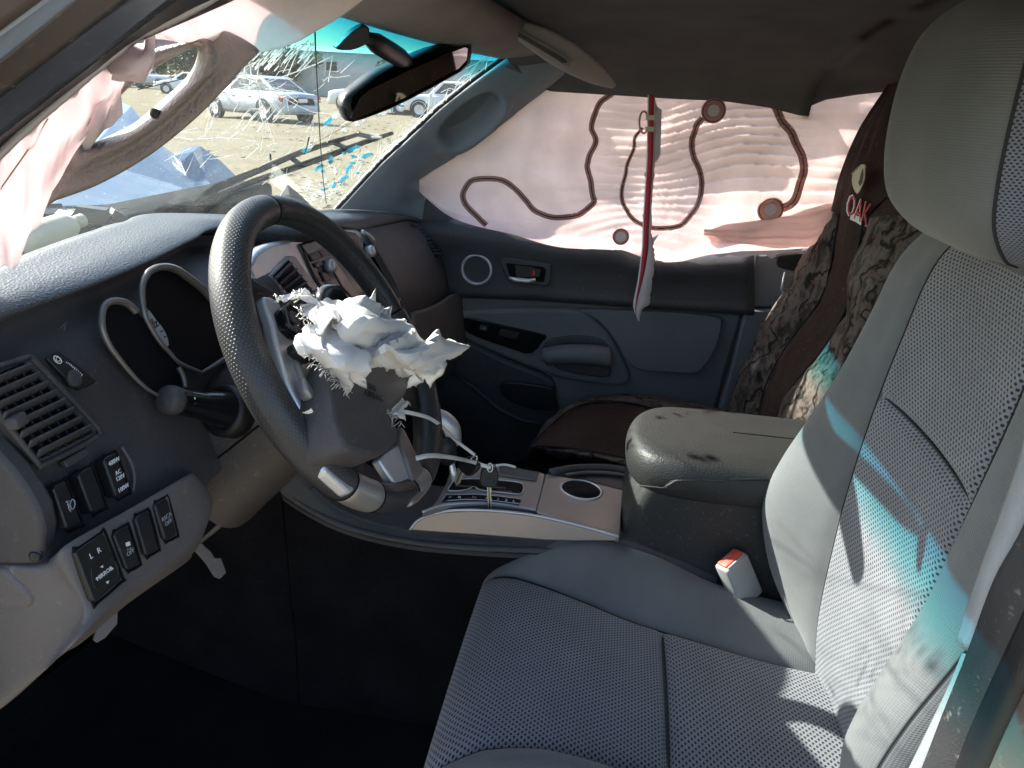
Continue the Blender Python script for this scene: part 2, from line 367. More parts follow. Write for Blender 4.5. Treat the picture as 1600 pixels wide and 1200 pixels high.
# ------------------------------------------------------------------ OUTSIDE: yard, sky is the world
ZG = -0.38
def ground_mat():
    m, nt, b = base('dry_yard_ground', (.3, .26, .2), 1., 0, .05)
    n1 = noise(nt, .6, 6); n2 = noise(nt, 14, 5, None, .7); n3 = noise(nt, 90, 2)
    c = ramp(nt, n1.outputs[0], [(.3, (.22, .19, .13)), (.55, (.28, .25, .18)), (.75, (.25, .225, .17))])
    c = mixc(nt, ramp(nt, n2.outputs[0], [(.45, (0,)*3), (.7, (.75,)*3)]), c, (.14, .12, .08))
    c = mixc(nt, ramp(nt, n3.outputs[0], [(.55, (0,)*3), (.75, (.6,)*3)]), c, (.36, .33, .25))
    nt.links.new(c, b.inputs['Base Color']); nt.links.new(bump(nt, n2.outputs[0], .05, .5), b.inputs['Normal']); return m
M['ground'] = ground_mat()
n_ = vnoise(3)
gx = np.concatenate([np.linspace(-300, -8, 8), np.linspace(-6, 60, 90), np.linspace(64, 500, 12)]); gy = np.concatenate([np.linspace(-300, -12, 8), np.linspace(-10, 40, 70), np.linspace(44, 400, 12)])
GX, GY = np.meshgrid(gx, gy, indexing='ij'); A = np.stack([GX, GY, ZG+.035*n_(GX*.7, GY*.7)+.02*n_(GX*2.1, GY*2.3)], -1)
g = sheet('ground', A, 'ground'); g['kind'] = 'structure'
# straw and clods lying on the yard
V = []; F = []
for i in range(1300):
    x = 5+rng.random()**1.4*38; y = .4*x*rng.random()*1.3+rng.normal()*1.0; a = rng.random()*6.3; l = .03+rng.random()*.10; w = .004+rng.random()*.009; z = ZG+.01+rng.random()*.02; h = rng.random()*.012
    c, s = math.cos(a), math.sin(a); o = len(V)
    V += [(x-c*l-s*w, y-s*l+c*w, z), (x-c*l+s*w, y-s*l-c*w, z), (x+c*l, y+s*l, z+h), (x, y, z+.02+h)]; F += [(o, o+1, o+3), (o+1, o+2, o+3), (o+2, o, o+3), (o, o+2, o+1)]
M['straw'] = plastic('straw', (.33, .29, .20), 1., 0, 0, .35)
tag(obj('straw', V, F, 'straw', None, smooth=False), 'dry straw and clods scattered over the yard', None, None, 'stuff')

def car_builder(name, kind):
    """local axes: x forward, y left, z up.  kind: sedan / suv"""
    L, Wd, H, belt = {'sedan': (4.6, .90, 1.46, .93), 'suv': (4.7, .94, 1.78, 1.08), 'pickup': (5.4, .95, 1.82, 1.15)}[kind]
    t = thing(name, '', 'car')
    st = {'sedan': [(-1, .62, .40, .80), (-.97, .88, .30, .92), (-.6, 1.0, .24, .97), (0, 1.0, .22, .94), (.5, 1.0, .22, .92), (.86, .95, .24, .76), (.97, .80, .30, .62), (1, .6, .42, .55)],
          'suv': [(-1, .75, .45, 1.0), (-.98, .93, .35, 1.08), (-.6, 1.0, .30, 1.10), (0, 1.0, .28, 1.08), (.5, 1.0, .28, 1.07), (.88, .96, .32, .98), (.98, .85, .38, .85), (1, .7, .5, .75)],
          'pickup': [(-1, .9, .55, 1.05), (-.985, .97, .45, 1.1), (-.6, 1.0, .40, 1.12), (0, 1.0, .38, 1.15), (.5, 1.0, .38, 1.13), (.9, .96, .40, 1.05), (.98, .88, .45, .9), (1, .75, .55, .8)]}[kind]
    G = []
    for fx, fw, zb, zt in st:
        w = Wd*fw; x = fx*L/2; zm = zb+(zt-zb)*.55
        G.append([(x, 0, zb), (x, w*.75, zb), (x, w*.97, zb+.10), (x, w, zm), (x, w*.95, zt-.06), (x, w*.86, zt), (x, 0, zt+.03), (x, -w*.86, zt), (x, -w*.95, zt-.06), (x, -w, zm), (x, -w*.97, zb+.10), (x, -w*.75, zb)])
    A = np.array(G, float); A = np.array([cr(A[:, j], 3) for j in range(12)]).transpose(1, 0, 2); n = A.shape[1]
    V, F, _ = gridmesh(A, close_v=True); F += [tuple(range(n)), tuple(range((len(A)-1)*n, len(A)*n))[::-1]]
    obj('body', V, F, 'car_paint', t, local=True)
    # greenhouse
    gb = {'sedan': (-.86, -.40, .10, .52), 'suv': (-.95, -.82, .12, .46), 'pickup': (-.10, -.02, .28, .5)}[kind]
    x0, x1, x2, x3 = [q*L/2 for q in gb]; wb = Wd*.86; wt = Wd*.66; zb = belt; zt = H
    G = [[(x0, wb*.9, zb-.05), (x0, 0, zb), (x0, -wb*.9, zb-.05)]]
    V = [(x0, wb*.92, zb-.06), (x3, wb*.94, zb-.08), (x3, -wb*.94, zb-.08), (x0, -wb*.92, zb-.06), (x1, wt, zt-.03), (x2, wt, zt-.03), (x2, -wt, zt-.03), (x1, -wt, zt-.03), (x1+.1, wt*.6, zt), (x2-.1, wt*.6, zt), (x2-.1, -wt*.6, zt), (x1+.1, -wt*.6, zt)]
    F = [(0, 1, 5, 4), (2, 3, 7, 6), (1, 2, 6, 5), (3, 0, 4, 7), (4, 5, 9, 8), (6, 7, 11, 10), (5, 6, 10, 9), (7, 4, 8, 11), (8, 9, 10, 11)]
    obj('roof', V, [f[::-1] for f in F], 'car_paint', t, local=True, bevel=.05, bseg=3)
    P = [np.array(v) for v in V]
    def pane(a, b, c, d, u0, u1, v0, v1, nm):
        q = lambda u, v: (a*(1-u)+b*u)*(1-v)+(d*(1-u)+c*u)*v
        Q = [q(u0, v0), q(u1, v0), q(u1, v1), q(u0, v1)]; n = unit(np.cross(Q[1]-Q[0], Q[3]-Q[0])); 
        vv, ff = prism([p+n*.012 for p in Q], -n*.02); obj(nm, vv, ff, 'car_glass', t, local=True, bevel=.004, smooth=False)
    k = 3 if kind == 'suv' else 2
    for a, b, c, d in ((0, 1, 5, 4), (2, 3, 7, 6)):
        for i in range(k): pane(P[a], P[b], P[c], P[d], .05+i*.9/k, .05+(i+1)*.9/k-.03, .22, .88, 'window')
    pane(P[1], P[2], P[6], P[5], .06, .94, .18, .92, 'windscreen'); pane(P[3], P[0], P[4], P[7], .08, .92, .25, .9, 'rear_window')
    R_ = .33 if kind == 'sedan' else .38
    for fx in (-.60, .60):
        for s in (-1, 1):
            c = (fx*L/2, s*Wd*.90, R_)
            w_ = obj('wheel', *lathe(c, (0, s, 0), [(R_*.62, -.10), (R_*.97, -.10), (R_, -.06), (R_, .06), (R_*.97, .10), (R_*.66, .11), (R_*.62, .06)], 24), 'tyre', t, local=True, angle=40)
            obj('rim', *lathe(c, (0, s, 0), [(R_*.64, .03), (R_*.64, .095), (R_*.5, .085), (R_*.2, .07), (R_*.15, .10), (.02, .10)], 12), 'silver', w_, local=True, angle=30)
            obj('wheel_arch', *lathe((c[0], s*Wd*.955, R_+.02), (0, s, 0), [(R_*1.22, -.1), (R_*1.22, .055), (R_*1.05, .058), (R_*1.0, -.05)], 24), 'tyre', t, local=True, angle=40)
    for s in (-1, 1):
        obj('tail_light', *box((-L/2+.10, s*Wd*.80, belt-.14), (1, s*.5, 0), (-s*.5, 1, 0), (0, 0, 1), .06, .13, .10 if kind != 'suv' else .2), 'tail_red', t, local=True, bevel=.03)
        obj('headlight', *box((L/2-.16, s*Wd*.74, belt-.26), (1, -s*.5, 0), (s*.5, 1, 0), (0, 0, 1), .07, .14, .08), 'car_lamp', t, local=True, bevel=.03)
        obj('side_mirror', *box((x3-.25, s*(Wd+.06), belt+.02), (1, 0, 0), (0, 1, 0), (0, 0, 1), .06, .10, .07), 'car_paint', t, local=True, bevel=.03)
        for hx in (-.28, .12): obj('door_handle', *box((hx*L/2, s*Wd*.975, belt-.13), (1, 0, 0), (0, 1, 0), (0, 0, 1), .09, .03, .018), 'car_paint', t, local=True, bevel=.008)
        obj('sill', *box((0, s*Wd*.93, .29), (1, 0, 0), (0, 1, 0), (0, 0, 1), L*.26, .05, .05), 'tyre', t, local=True, bevel=.02)
    obj('bumper', *box((-L/2+.02, 0, .48), (1, 0, 0), (0, 1, 0), (0, 0, 1), .10, Wd*.82, .12), 'car_paint', t, local=True, bevel=.05)
    obj('bumper', *box((L/2-.04, 0, .42), (1, 0, 0), (0, 1, 0), (0, 0, 1), .10, Wd*.78, .11), 'car_paint', t, local=True, bevel=.05)
    obj('number_plate', *box((-L/2-.065, 0, .74), (1, 0, 0), (0, 1, 0), (0, 0, 1), .04, .17, .06), 'white', t, local=True, bevel=.004)
    return t
M['car_glass'] = plastic('car_glass', (.03, .04, .045), .08, 0, 0, .1)
M['tyre'] = plastic('tyre_rubber', (.025, .025, .026), .85, 0, 0, .2)
M['tail_red'] = plastic('tail_red', (.5, .03, .03), .2, 0, 0, .05)
M['car_lamp'] = plastic('car_lamp', (.7, .72, .74), .12, 0, 0, .05)
for k, c in (('white', (.72, .73, .74)), ('silver', (.42, .47, .52)), ('dark', (.05, .06, .08)), ('pale_blue', (.36, .46, .55)), ('red', (.3, .05, .05))):
    M['paint_'+k] = plastic('paint_'+k, c, .25, 0, 0, .06, .1, .0)
M['car_paint'] = M['paint_silver']
protos = {k: car_builder('parked_car', k) for k in ('sedan', 'suv', 'pickup')}
def copy_tree(o, parent=None, paint=None, seen=None):
    c = o.copy(); COL.objects.link(c)
    if parent is not None: c.parent = parent
    if paint is not None and c.type == 'MESH' and c.data.materials and c.data.materials[0] == M['car_paint']:
        if o.data not in seen: seen[o.data] = o.data.copy(); seen[o.data].materials[0] = paint
        c.data = seen[o.data]
    for ch in list(o.children): copy_tree(ch, c, paint, seen)
    return c
paints = {}
def car(kind, px, py, head, paint, label, sc=1.15, used=set()):
    p = PZ(px, py, ZG); pr = protos[kind]
    o = copy_tree(pr, None, M['paint_'+paint], paints.setdefault((kind, paint), {}))
    o.location = p; o.rotation_euler = (0, 0, rad(head)); o.scale = (sc,)*3; o['label'] = label; o['group'] = 'cars parked in the yard'; return o
car('sedan', 408, 187, 62, 'silver', 'silver grey sedan seen from its rear corner, nearest car beyond the cracked glass', 1.06)
car('suv', 590, 176, 94, 'white', 'white long roofed car parked side on behind the rear view mirror', 1.08)
car('sedan', 300, 148, 100, 'white', 'white sedan seen through the torn grab handle opening', 1.1)
car('pickup', 235, 139, 85, 'silver', 'silver pickup farthest left, seen through the grab handle opening', 1.1)
car('suv', 430, 139, 80, 'pale_blue', 'pale blue far car whose roof shows above the silver grey sedan', 1.1)
car('sedan', 500, 134, 100, 'dark', 'dark far car between the silver grey sedan and the white car', 1.1)
car('suv', 700, 185, 100, 'white', 'white car right of the mirror beside the dark windshield pillar', 1.0)
car('sedan', 370, 141, 78, 'red', 'dull red far car behind the silver grey sedan roof', 1.1)
for p in protos.values():
    def kill(o):
        for c in list(o.children): kill(c)
        bpy.data.objects.remove(o)
    kill(p)
# far pale building
M['bld'] = plastic('building_sheet', (.55, .56, .54), .8, 0, 0, .08)
b0 = PZ(545, 132, ZG); d = unit([b0[0], b0[1]]); bd = 95.
bc = np.array([CAM[0]+bd*math.cos(rad(19.5)), CAM[1]+bd*math.sin(rad(19.5)), ZG])
t = thing('warehouse', 'long pale warehouse with small square windows beyond the parked cars', 'building', bc)
ax = np.array([-.20, .98, 0]); ay = np.array([.98, .20, 0]); up = np.array([0, 0, 1.])
obj('wall', *box(bc+up*2.2, ax, ay, up, 17, 7, 2.2), 'bld', t, bevel=.02)
V, F = prism([bc-ay*7.3+up*4.4-ax*17.4, bc+up*5.2-ax*17.4, bc+ay*7.3+up*4.4-ax*17.4], ax*34.8); obj('roof', V, F, 'bld', t, smooth=False)
for i in range(6): 
    w = obj('window', *box(bc-ay*7.02+ax*(-14+5.4*i)+up*3.0, ax, ay, up, .55, .06, .45), 'car_glass', t, smooth=False)
    obj('frame', *join([box(bc-ay*7.05+ax*(-14+5.4*i)+up*(3.0+s*.5), ax, ay, up, .62, .08, .06) for s in (-1, 1)]), 'bld', w, smooth=False)
# trees on the skyline
def leafmat(n, c):
    m, nt, b = base(n, c, .8, 0, .2); nt.links.new(ramp(nt, noise(nt, 3, 3).outputs[0], [(.3, tuple(x*.6 for x in c)), (.7, tuple(x*1.4 for x in c))]), b.inputs['Base Color']); return m
M['leaf'] = leafmat('leaf', (.085, .10, .055)); M['bark'] = plastic('bark', (.12, .09, .07), 1., 0)
def tree_mesh(seed, h, w):
    r = np.random.default_rng(seed); V = []; F = []; cl = [(r.normal(0, w*.38, 2), h*(.45+.5*r.random()), w*(.16+.2*r.random())) for _ in range(16)]
    for i in range(1500):
        (cx, cy), cz, cr_ = cl[r.integers(16)]; d = r.normal(size=3); d /= np.linalg.norm(d); p = np.array([cx, cy, cz])+d*cr_*r.random()**.4; a = r.normal(size=3); a /= np.linalg.norm(a); b = np.cross(a, d); s = .12+.16*r.random(); o = len(V)
        V += [p-a*s-b*s*.6, p+a*s-b*s*.6, p+a*s*.6+b*s, p-a*s*.6+b*s]; F += [(o, o+1, o+2, o+3)]
    return V, F
BR = (36.6, 34.4, 32.6, 30.6, 28.8, 27, 25.2, 23, 21.6, 15.5, 13.5, 11.8); ORD = 'first second third fourth fifth sixth seventh eighth ninth tenth eleventh twelfth'.split()
crowns = [tree_mesh(i, 4.2, 4.4) for i in range(3)]; tm = []
for i, b in enumerate(BR):
    dd = 88+10*((i*7) % 3); p = np.array([CAM[0]+dd*math.cos(rad(b)), CAM[1]+dd*math.sin(rad(b)), ZG]); k = i % 3
    t = thing('yard_tree', 'low bushy tree, %s from the left in the hazy row behind the parked cars' % ORD[i], 'tree', p, 'trees on the skyline')
    if len(tm) < 3:
        tr = obj('trunk', *tube([(0, 0, 0), (.05, .02, 1.2), (-.05, .1, 2.6)], [.22, .16, .08], 8), 'bark', t, local=True); cw = obj('crown', *crowns[k], 'leaf', t, local=True, smooth=False); tm.append((tr.data, cw.data))
    else:
        for nm, me in zip(('trunk', 'crown'), tm[k]): o = bpy.data.objects.new(nm, me); COL.objects.link(o); o.parent = t
    t.scale = (1.1, 1.1, .78+.12*((i*5) % 4)); t.rotation_euler = (0, 0, i*1.3)

# ------------------------------------------------------------------ CAB SHELL
def y_ws(x, z): 
    b = .12-.08*(z-.80)/.36
    return .361-1.113*(z-.802)+b*(1-((x-.345)/.62)**2)
def PWS(px, py, off=0):
    d = ray(px, py); lo, hi = .3, 6.
    g = lambda t: (CAM+d*t)[1]-(y_ws((CAM+d*t)[0], (CAM+d*t)[2])+off)
    for _ in range(50):
        m = (lo+hi)/2
        if g(m)*g(lo) > 0: lo = m
        else: hi = m
    return CAM+d*lo
def st_(o, label=None): o['kind'] = 'structure'; 
V, F = join([abox(-.34, 1.10, -1.5, .75, -.06, 0)]); st_(obj('floor', V, F, 'carpet', smooth=False))
V, F = join([abox(-.34, 1.10, .62, .68, -.05, .70)]); st_(obj('firewall', V, F, 'carpet', smooth=False))
V, F = join([abox(-.38, 1.12, -1.56, -1.50, -.05, 1.2)]); st_(obj('rear_wall', V, F, 'headliner', smooth=False))
V, F = join([abox(-.42, -.36, -1.5, -.86, -.05, 1.15)]); st_(obj('rear_side_wall', V, F, 'door_dark', smooth=False))
V, F = join([abox(-.39, -.345, -.75, .60, -.20, .10)]); st_(obj('door_sill', V, F, 'paint_grey', smooth=False, bevel=.012))
V, F = join([abox(1.085, 1.13, -1.5, -.82, -.05, 1.1)]); st_(obj('rear_side_wall', V, F, 'headliner', smooth=False))  # unseen wall carried up to the roof to keep daylight out
# headliner
edge = [(800, 100), (830, 128), (862, 143), (960, 149), (1060, 155), (1130, 158), (1200, 168), (1243, 179), (1262, 188), (1266, 166), (1290, 156), (1340, 148), (1386, 143), (1450, 138)]
E_ = [PX(x, y, .90+.085*min(1, i/2)) for i, (x, y) in enumerate(edge)]; E_.append(E_[-1]+np.array([0, -.6, .0])); 
rows = []
for i, e in enumerate(E_):
    y = e[1]; ym = y if i else None
    xs = [-.335, -.2, 0, .2, .345, .55, .72, .86]; zs = [1.150, 1.18, 1.205, 1.217, 1.22, 1.212, 1.19, 1.16]
    r = []
    for x, z in zip(xs, zs):
        yy = y_ws(x, 1.165) if i == 0 else y+(y_ws(x, 1.165)+.04-E_[0][1])*max(0, 1-i/3.5)
        zz = 1.168 if i == 0 else z-(0.02 if i == 1 else 0)
        r.append((x, yy, min(zz, 1.3)))
    r.append(tuple((np.array(r[-1])+e)/2+np.array([.03, 0, .012]))); r.append(tuple(e)); rows.append(r)
A = np.array(rows, float); A = np.array([cr(r, 3) for r in A])
hl = sheet('headliner', A, 'headliner', None, solid=.03, soff=-1)
tag(hl, 'dark felt headliner above the seats with a torn pointed edge at the window', 'headliner')
me = hl.data; c = me.vertices[len(me.vertices)//2]
# header trim strip above the windshield (lighter)
A = []
for t_ in np.linspace(0, 1, 26):
    x = -.30+1.17*t_; y0 = y_ws(x, 1.16)+.01; A.append([(x, y0, 1.150), (x, y0-.03, 1.150), (x, y0-.07, 1.158), (x, y0-.10, 1.172), (x, y0-.105, 1.2)])
tag(sheet('header_trim', A, 'header', None, solid=.008, soff=0), 'light brown header trim strip along the top of the windshield', 'trim')

# ------------------------------------------------------------------ WINDSHIELD, wiper, hood
t = thing('windshield', 'cracked windshield with a blue tint band along its top', 'windshield', (.345, .48, .80))
A = []
for z in np.linspace(.79, 1.165, 40):
    k = (z-.79)/.375; A.append([(.345+(.63-.055*k)*u, y_ws(.345+(.63-.055*k)*u, z), z) for u in np.linspace(-1, 1, 50)])
sheet('glass', A, 'ws', t, solid=.004, soff=0)
def wcrack(pts, w, mat_parts): 
    P = [PWS(x, y, -.004) for x, y in pts]; mat_parts.append(tube(P, w, 4))
cw = []; cdk = []
hub = (402, 135)
for i in range(22):                                   # star of cracks
    a = rad(rng.choice([-60, -50, 130, 122, 140, 20, 200, -20])+rng.normal()*14); l = 25+rng.random()*110; k = rng.normal()*.12
    pts = [(hub[0]+rng.normal()*3+math.cos(a+k*s)*l*s, hub[1]+rng.normal()*3-math.sin(a+k*s)*l*s*.8) for s in np.linspace(.05, 1, 5)]; wcrack(pts, .0003+.0003*rng.random(), cw)
for i in range(64):                                   # slanting scratches
    x = 385+rng.random()*95; y = 78+rng.random()*35; l = 10+rng.random()*28; wcrack([(x, y), (x+l*.45, y-l*.5)], .0004+.0003*rng.random(), cw)
for i in range(9):
    x = 370+rng.random()*60; y = 170+rng.random()*35; l = 18+rng.random()*30; wcrack([(x, y+12), (x+l*.6, y-l*.7+12)], .0007, cw)
for i in range(80):
    x = 255+rng.random()*300; y = 100+rng.random()*190; a = rng.normal()*.5+.7; l = 8+rng.random()*40; wcrack([(x, y), (x+l*.5*math.cos(a), y-l*.5*math.sin(a)+rng.normal()*2), (x+l*math.cos(a), y-l*math.sin(a))], .0002+.0003*rng.random(), cw)
for i in range(64):                                   # web of cracks along the passenger side edge
    s = rng.random(); x = 545+s*240; y = 315-s*225+rng.normal()*10; a = .8+rng.normal()*.45; l = 10+rng.random()*34
    wcrack([(x-20, y-4), (x-20+l*.5*math.cos(a), y-4-l*.5*math.sin(a)+rng.normal()*3), (x-20+l*math.cos(a), y-4-l*math.sin(a))], .0004+.0005*rng.random(), cw)
for i in range(46):
    x = 470+rng.random()*75; y = 285+rng.random()*32; a = rng.random()*3.1; l = 5+rng.random()*26; wcrack([(x, y), (x+l*math.cos(a), y-l*.6*math.sin(a))], .0004+.0005*rng.random(), cw)
wcrack([(245, 196), (262, 214), (300, 218), (350, 216), (382, 218), (402, 222), (405, 230), (384, 248)], .0006, cw)
wcrack([(470, 236), (520, 208), (570, 180), (630, 150)], .0004, cdk); wcrack([(560, 283), (600, 250), (640, 215), (690, 165)], .0005, cdk); wcrack([(215, 140), (250, 132), (290, 122)], .0004, cdk)
wcrack([(483, 214), (480, 228), (476, 240)], .0012, cdk); wcrack([(422, 240), (423, 250)], .0014, cdk)
wcrack([(492, 45), (493, 80), (495, 120), (498, 180), (500, 215), (503, 260), (506, 290), (510, 318)], .0009, cdk)
tag(obj('crack', *join(cw), 'crack', t), kind='stuff'); tag(obj('dark_crack', *join(cdk), 'crack_dark', t), 'dark crack running down the windshield from top to bottom')
ch = []; che = []
for x, y in [(515, 190), (528, 182), (560, 195), (570, 190), (590, 180), (612, 172), (625, 165), (540, 205), (485, 230), (478, 236), (500, 262), (517, 252), (538, 240), (548, 236), (557, 234), (575, 242), (570, 246), (555, 232), (590, 215), (553, 255), (552, 245), (525, 268), (505, 268), (540, 278), (535, 283), (522, 290), (507, 296), (495, 308), (490, 312), (545, 265), (600, 178), (510, 285), (560, 270)]:
    a = rng.normal()*.4+.55; l = 2.5+rng.random()*6.5; w = .7+rng.random()*1.2; pts = []
    for q in range(7):
        th = 2*math.pi*q/7; r = .5+.8*rng.random(); px_, py_ = l*r*math.cos(th), w*r*math.sin(th); pts.append(PWS(x+px_*math.cos(a)+py_*math.sin(a), y-px_*math.sin(a)+py_*math.cos(a), -.004))
    n = unit(np.cross(pts[2]-pts[0], pts[4]-pts[0])); (ch if rng.random() < .6 else che).append(prism(pts, n*.003))
    che.append(tube([p+np.array([0, -.001, 0]) for p in pts[:5]], .0009, 4))
tag(obj('glass_chip', *join(ch), 'shard', t, smooth=False), 'blue reflecting chips along the cracked glass', kind='stuff'); tag(obj('chip_edge', *join(che), 'crack', t), kind='stuff')

t = thing('windshield_wiper', 'black wiper lying across the outside of the cracked windshield', 'wiper', PWS(320, 312, .03))
arm = [PWS(x, y, .035) for x, y in [(305, 318), (340, 292), (400, 268), (470, 238), (520, 222), (560, 210)]]
obj('arm', *tube(arm, [.010, .0075, .006, .0055, .005, .004], 6), 'wiper_black', t)
bl = [PWS(x, y, .020) for x, y in [(318, 314), (400, 282), (460, 262), (520, 241), (570, 222), (613, 208)]]
obj('blade', *tube(bl, [.004, .0055, .006, .006, .0055, .004], 6), 'wiper_black', t)
for a, b in (((520, 222), (545, 233)), ((455, 246), (470, 258)), ((560, 210), (590, 216))): obj('yoke', *tube([PWS(*a, .033), PWS(*b, .022)], .005, 6), 'black', t)
# crumpled hood
def HP(x, y, Y): return PY(x, y, Y)
hv = [HP(30, 345, .70), HP(75, 322, .68), (HP(318, 316, .66)), HP(345, 305, .70), HP(232, 241, .98), HP(120, 288, .85), HP(300, 296, .80), HP(252, 226, 1.05), HP(205, 165, 1.35), HP(150, 220, 1.1), HP(185, 262, .92), HP(90, 292, .9), HP(40, 300, .9), HP(312, 268, .95), HP(160, 150, 1.7)]
hf = [(0, 1, 11, 12), (1, 5, 11), (1, 2, 10, 5), (2, 6, 10), (2, 3, 6), (6, 4, 10), (5, 10, 9, 11), (10, 4, 8, 9), (4, 7, 8), (6, 13, 7, 4), (9, 8, 14), (3, 13, 6)]
hd = thing('crumpled_hood', 'crumpled blue hood buckled up in front of the windshield', 'hood', (hv[4][0], hv[4][1], .7))
obj('panel', hv, hf, 'hood', hd, solid=.006, smooth=False, bevel=.003)
fv = [HP(272, 246, .96), HP(288, 232, .99), HP(312, 230, .99), HP(340, 250, .95), HP(368, 277, .92), HP(398, 301, .88), HP(322, 302, .84), HP(296, 290, .86), HP(300, 240, .93), HP(318, 272, .89), HP(283, 256, .92)]
ff = [(0, 1, 8, 10), (1, 2, 8), (2, 3, 9, 8), (3, 4, 9), (4, 5, 6, 9), (6, 7, 9), (7, 10, 8, 9), (0, 10, 7)]
obj('torn_fold', fv, ff, 'hood', hd, solid=.005, smooth=False, bevel=.002)
# cowl, engine bay junk and a pale bottle
V, F = join([abox(-.30, 1.0, .56, .68, .70, .845)]); cowl = obj('cowl_panel', V, F, 'wiper_black', None, bevel=.012); tag(cowl, 'black cowl panel below the wiper at the base of the windshield', 'cowl')
parts = []
for i in range(26):
    p = HP(80+rng.random()*120, 335+rng.random()*35, .52+rng.random()*.12); a = rng.normal(size=3); parts.append(box(p, a, np.cross(a, [0, 0, 1]), np.cross(np.cross(a, [0, 0, 1]), a), .008+.02*rng.random(), .006+.012*rng.random(), .004+.01*rng.random()))
tag(obj('broken_debris', *join(parts), 'crack_dark', None, smooth=False), 'dark broken debris in the gap under the crumpled hood', 'debris', None, 'stuff')
bc_ = HP(85, 362, .50); t = thing('pale_bottle', 'cream plastic reservoir lying in the gap left of the dashboard', 'bottle', bc_)
obj('bottle_body', *lathe(bc_+np.array([-.05, .01, -.01]), (1, -.1, .15), [(.012, 0), (.021, .01), (.024, .03), (.022, .075), (.014, .09), (.008, .095)], 16), 'cream', t); obj('cap', *lathe(bc_+np.array([.045, .0, .006]), (1, -.1, .15), [(.010, 0), (.010, .014), (.006, .016)], 12), 'cream', t)
V = [PWS(437, 306, -.02), PWS(449, 288, -.03), PWS(470, 305, -.03), PWS(492, 327, -.03), PWS(460, 322, -.02), PWS(452, 303, -.045)]
tag(obj('torn_paper', V, [(0, 1, 5), (1, 2, 5), (2, 3, 4, 5), (4, 0, 5)], 'paper', None, solid=.001, smooth=False), 'torn white scrap standing on the dashboard behind the steering wheel', 'paper scrap')

# ------------------------------------------------------------------ PASSENGER PILLAR TRIM
t = thing('pillar_trim', 'blue grey passenger windshield pillar trim with a moulded grab handle', 'pillar trim', PX(600, 320, .98))
Lp = [(530, 332), (560, 299), (600, 256), (640, 219), (690, 172), (740, 132), (775, 106), (806, 84), (826, 70)]
Rp = [(668, 352), (668, 312), (678, 286), (700, 268), (735, 240), (782, 204), (824, 166), (862, 134), (884, 116)]
rows = []
for i, (l, r) in enumerate(zip(Lp, Rp)):
    k = i/8; xl = .955-.075*k; a = PWS(*l, -.012); b = PX(*r, 1.055-.085*k); m1 = a*.68+b*.32+np.array([-.020, -.004, .004]); m2 = a*.35+b*.65+np.array([-.024, -.004, 0]); rows.append([a+np.array([.03, .03, 0]), a, m1, m2, b, b+np.array([.05, .04, 0])])
A = fine(rows, 12, 14)
N = normals(A); N *= np.sign((N @ np.array([-1., -.3, 0]))[..., None]+1e-9)
# grab handle recess: lower where the projected point falls in the oval
def proj(P):
    d = P-CAM; z = d @ CF; return 800+FPX*(d @ CR)/z, 600-FPX*(d @ CU)/z
pxx, pyy = proj(A)
def oval(cx, cy, ang, ra, rb): 
    a = rad(ang); dx, dy = pxx-cx, pyy-cy; u = dx*math.cos(a)-dy*math.sin(a); v = dx*math.sin(a)+dy*math.cos(a); return (np.abs(u)/ra)**2.4+(np.abs(v)/rb)**2.4
o1 = oval(735, 188, 38, 54, 24); dep = np.clip((1.25-o1)/.6, 0, 1); dep = dep*dep*(3-2*dep)
lip = np.exp(-((o1-1.55)/.5)**2)*np.clip((pyy-188+.8*(pxx-735))/30, 0, 1)
A = A-N*(.042*dep)[..., None]+N*(.014*lip)[..., None]
for cx, cy, an, ra, rb in ((694, 240, -55, 13, 8), (800, 162, -60, 15, 10)):
    o2 = oval(cx, cy, an, ra, rb); A = A-N*(.0016*np.exp(-((o2-1)/.25)**2))[..., None]
sheet('trim', A, 'pillar', t, solid=.003, soff=-1)
obj('edge_seal', *tube([PWS(x-4, y-5, -.004) for x, y in Lp], .005, 8), 'rubber', t)

# ------------------------------------------------------------------ PASSENGER DOOR
door = thing('passenger_door', 'dark and grey passenger door panel with silver ringed tweeter', 'door', (1.07, -.25, .1))
DP = Plane((1.05, 0, 0), (-1, 0, 0))
belt = [(640, 346), (700, 349), (760, 356), (860, 374), (940, 382), (965, 386), (1000, 404), (1030, 407), (1100, 405), (1178, 400)]
upper = belt+[(1174, 420), (1160, 487), (1070, 480), (950, 472), (820, 463), (700, 459), (640, 460)]
V = []; 
# upper panel as a soft relief sheet
top = cr(belt, 4); nA = len(top); rows = []
bot = np.interp(top[:, 0], [640, 700, 820, 950, 1070, 1178], [457, 459, 463, 472, 480, 487])
for k, xo in ((-.12, .03), (0, -.005), (.07, -.02), (.2, -.026), (.5, -.014), (.8, -.010), (.97, -.012), (1.0, .0)):
    rows.append([PX(x, y+(b-y)*k, 1.05+xo) for (x, y), b in zip(top, bot)])
sheet('upper_panel', fine(rows, 5, 1), 'door_dark', door, solid=.01, soff=-1)
lower = [(640, 458), (700, 460), (820, 464), (950, 473), (1070, 481), (1160, 489), (1140, 560), (1112, 660), (1100, 720), (700, 720), (640, 640)]
plate('lower_panel', lower, Plane((1.062, 0, 0), (-1, 0, 0)), .05, 'door_grey', door, bevel=.008)
pad = [(716, 492), (740, 486), (800, 482), (900, 484), (1000, 486), (1080, 491), (1125, 497), (1130, 508), (1120, 545), (1100, 578), (1085, 585), (1040, 582), (985, 577), (968, 556), (950, 534), (935, 522), (900, 519), (865, 522), (850, 535), (838, 553), (800, 545), (745, 530), (722, 510)]
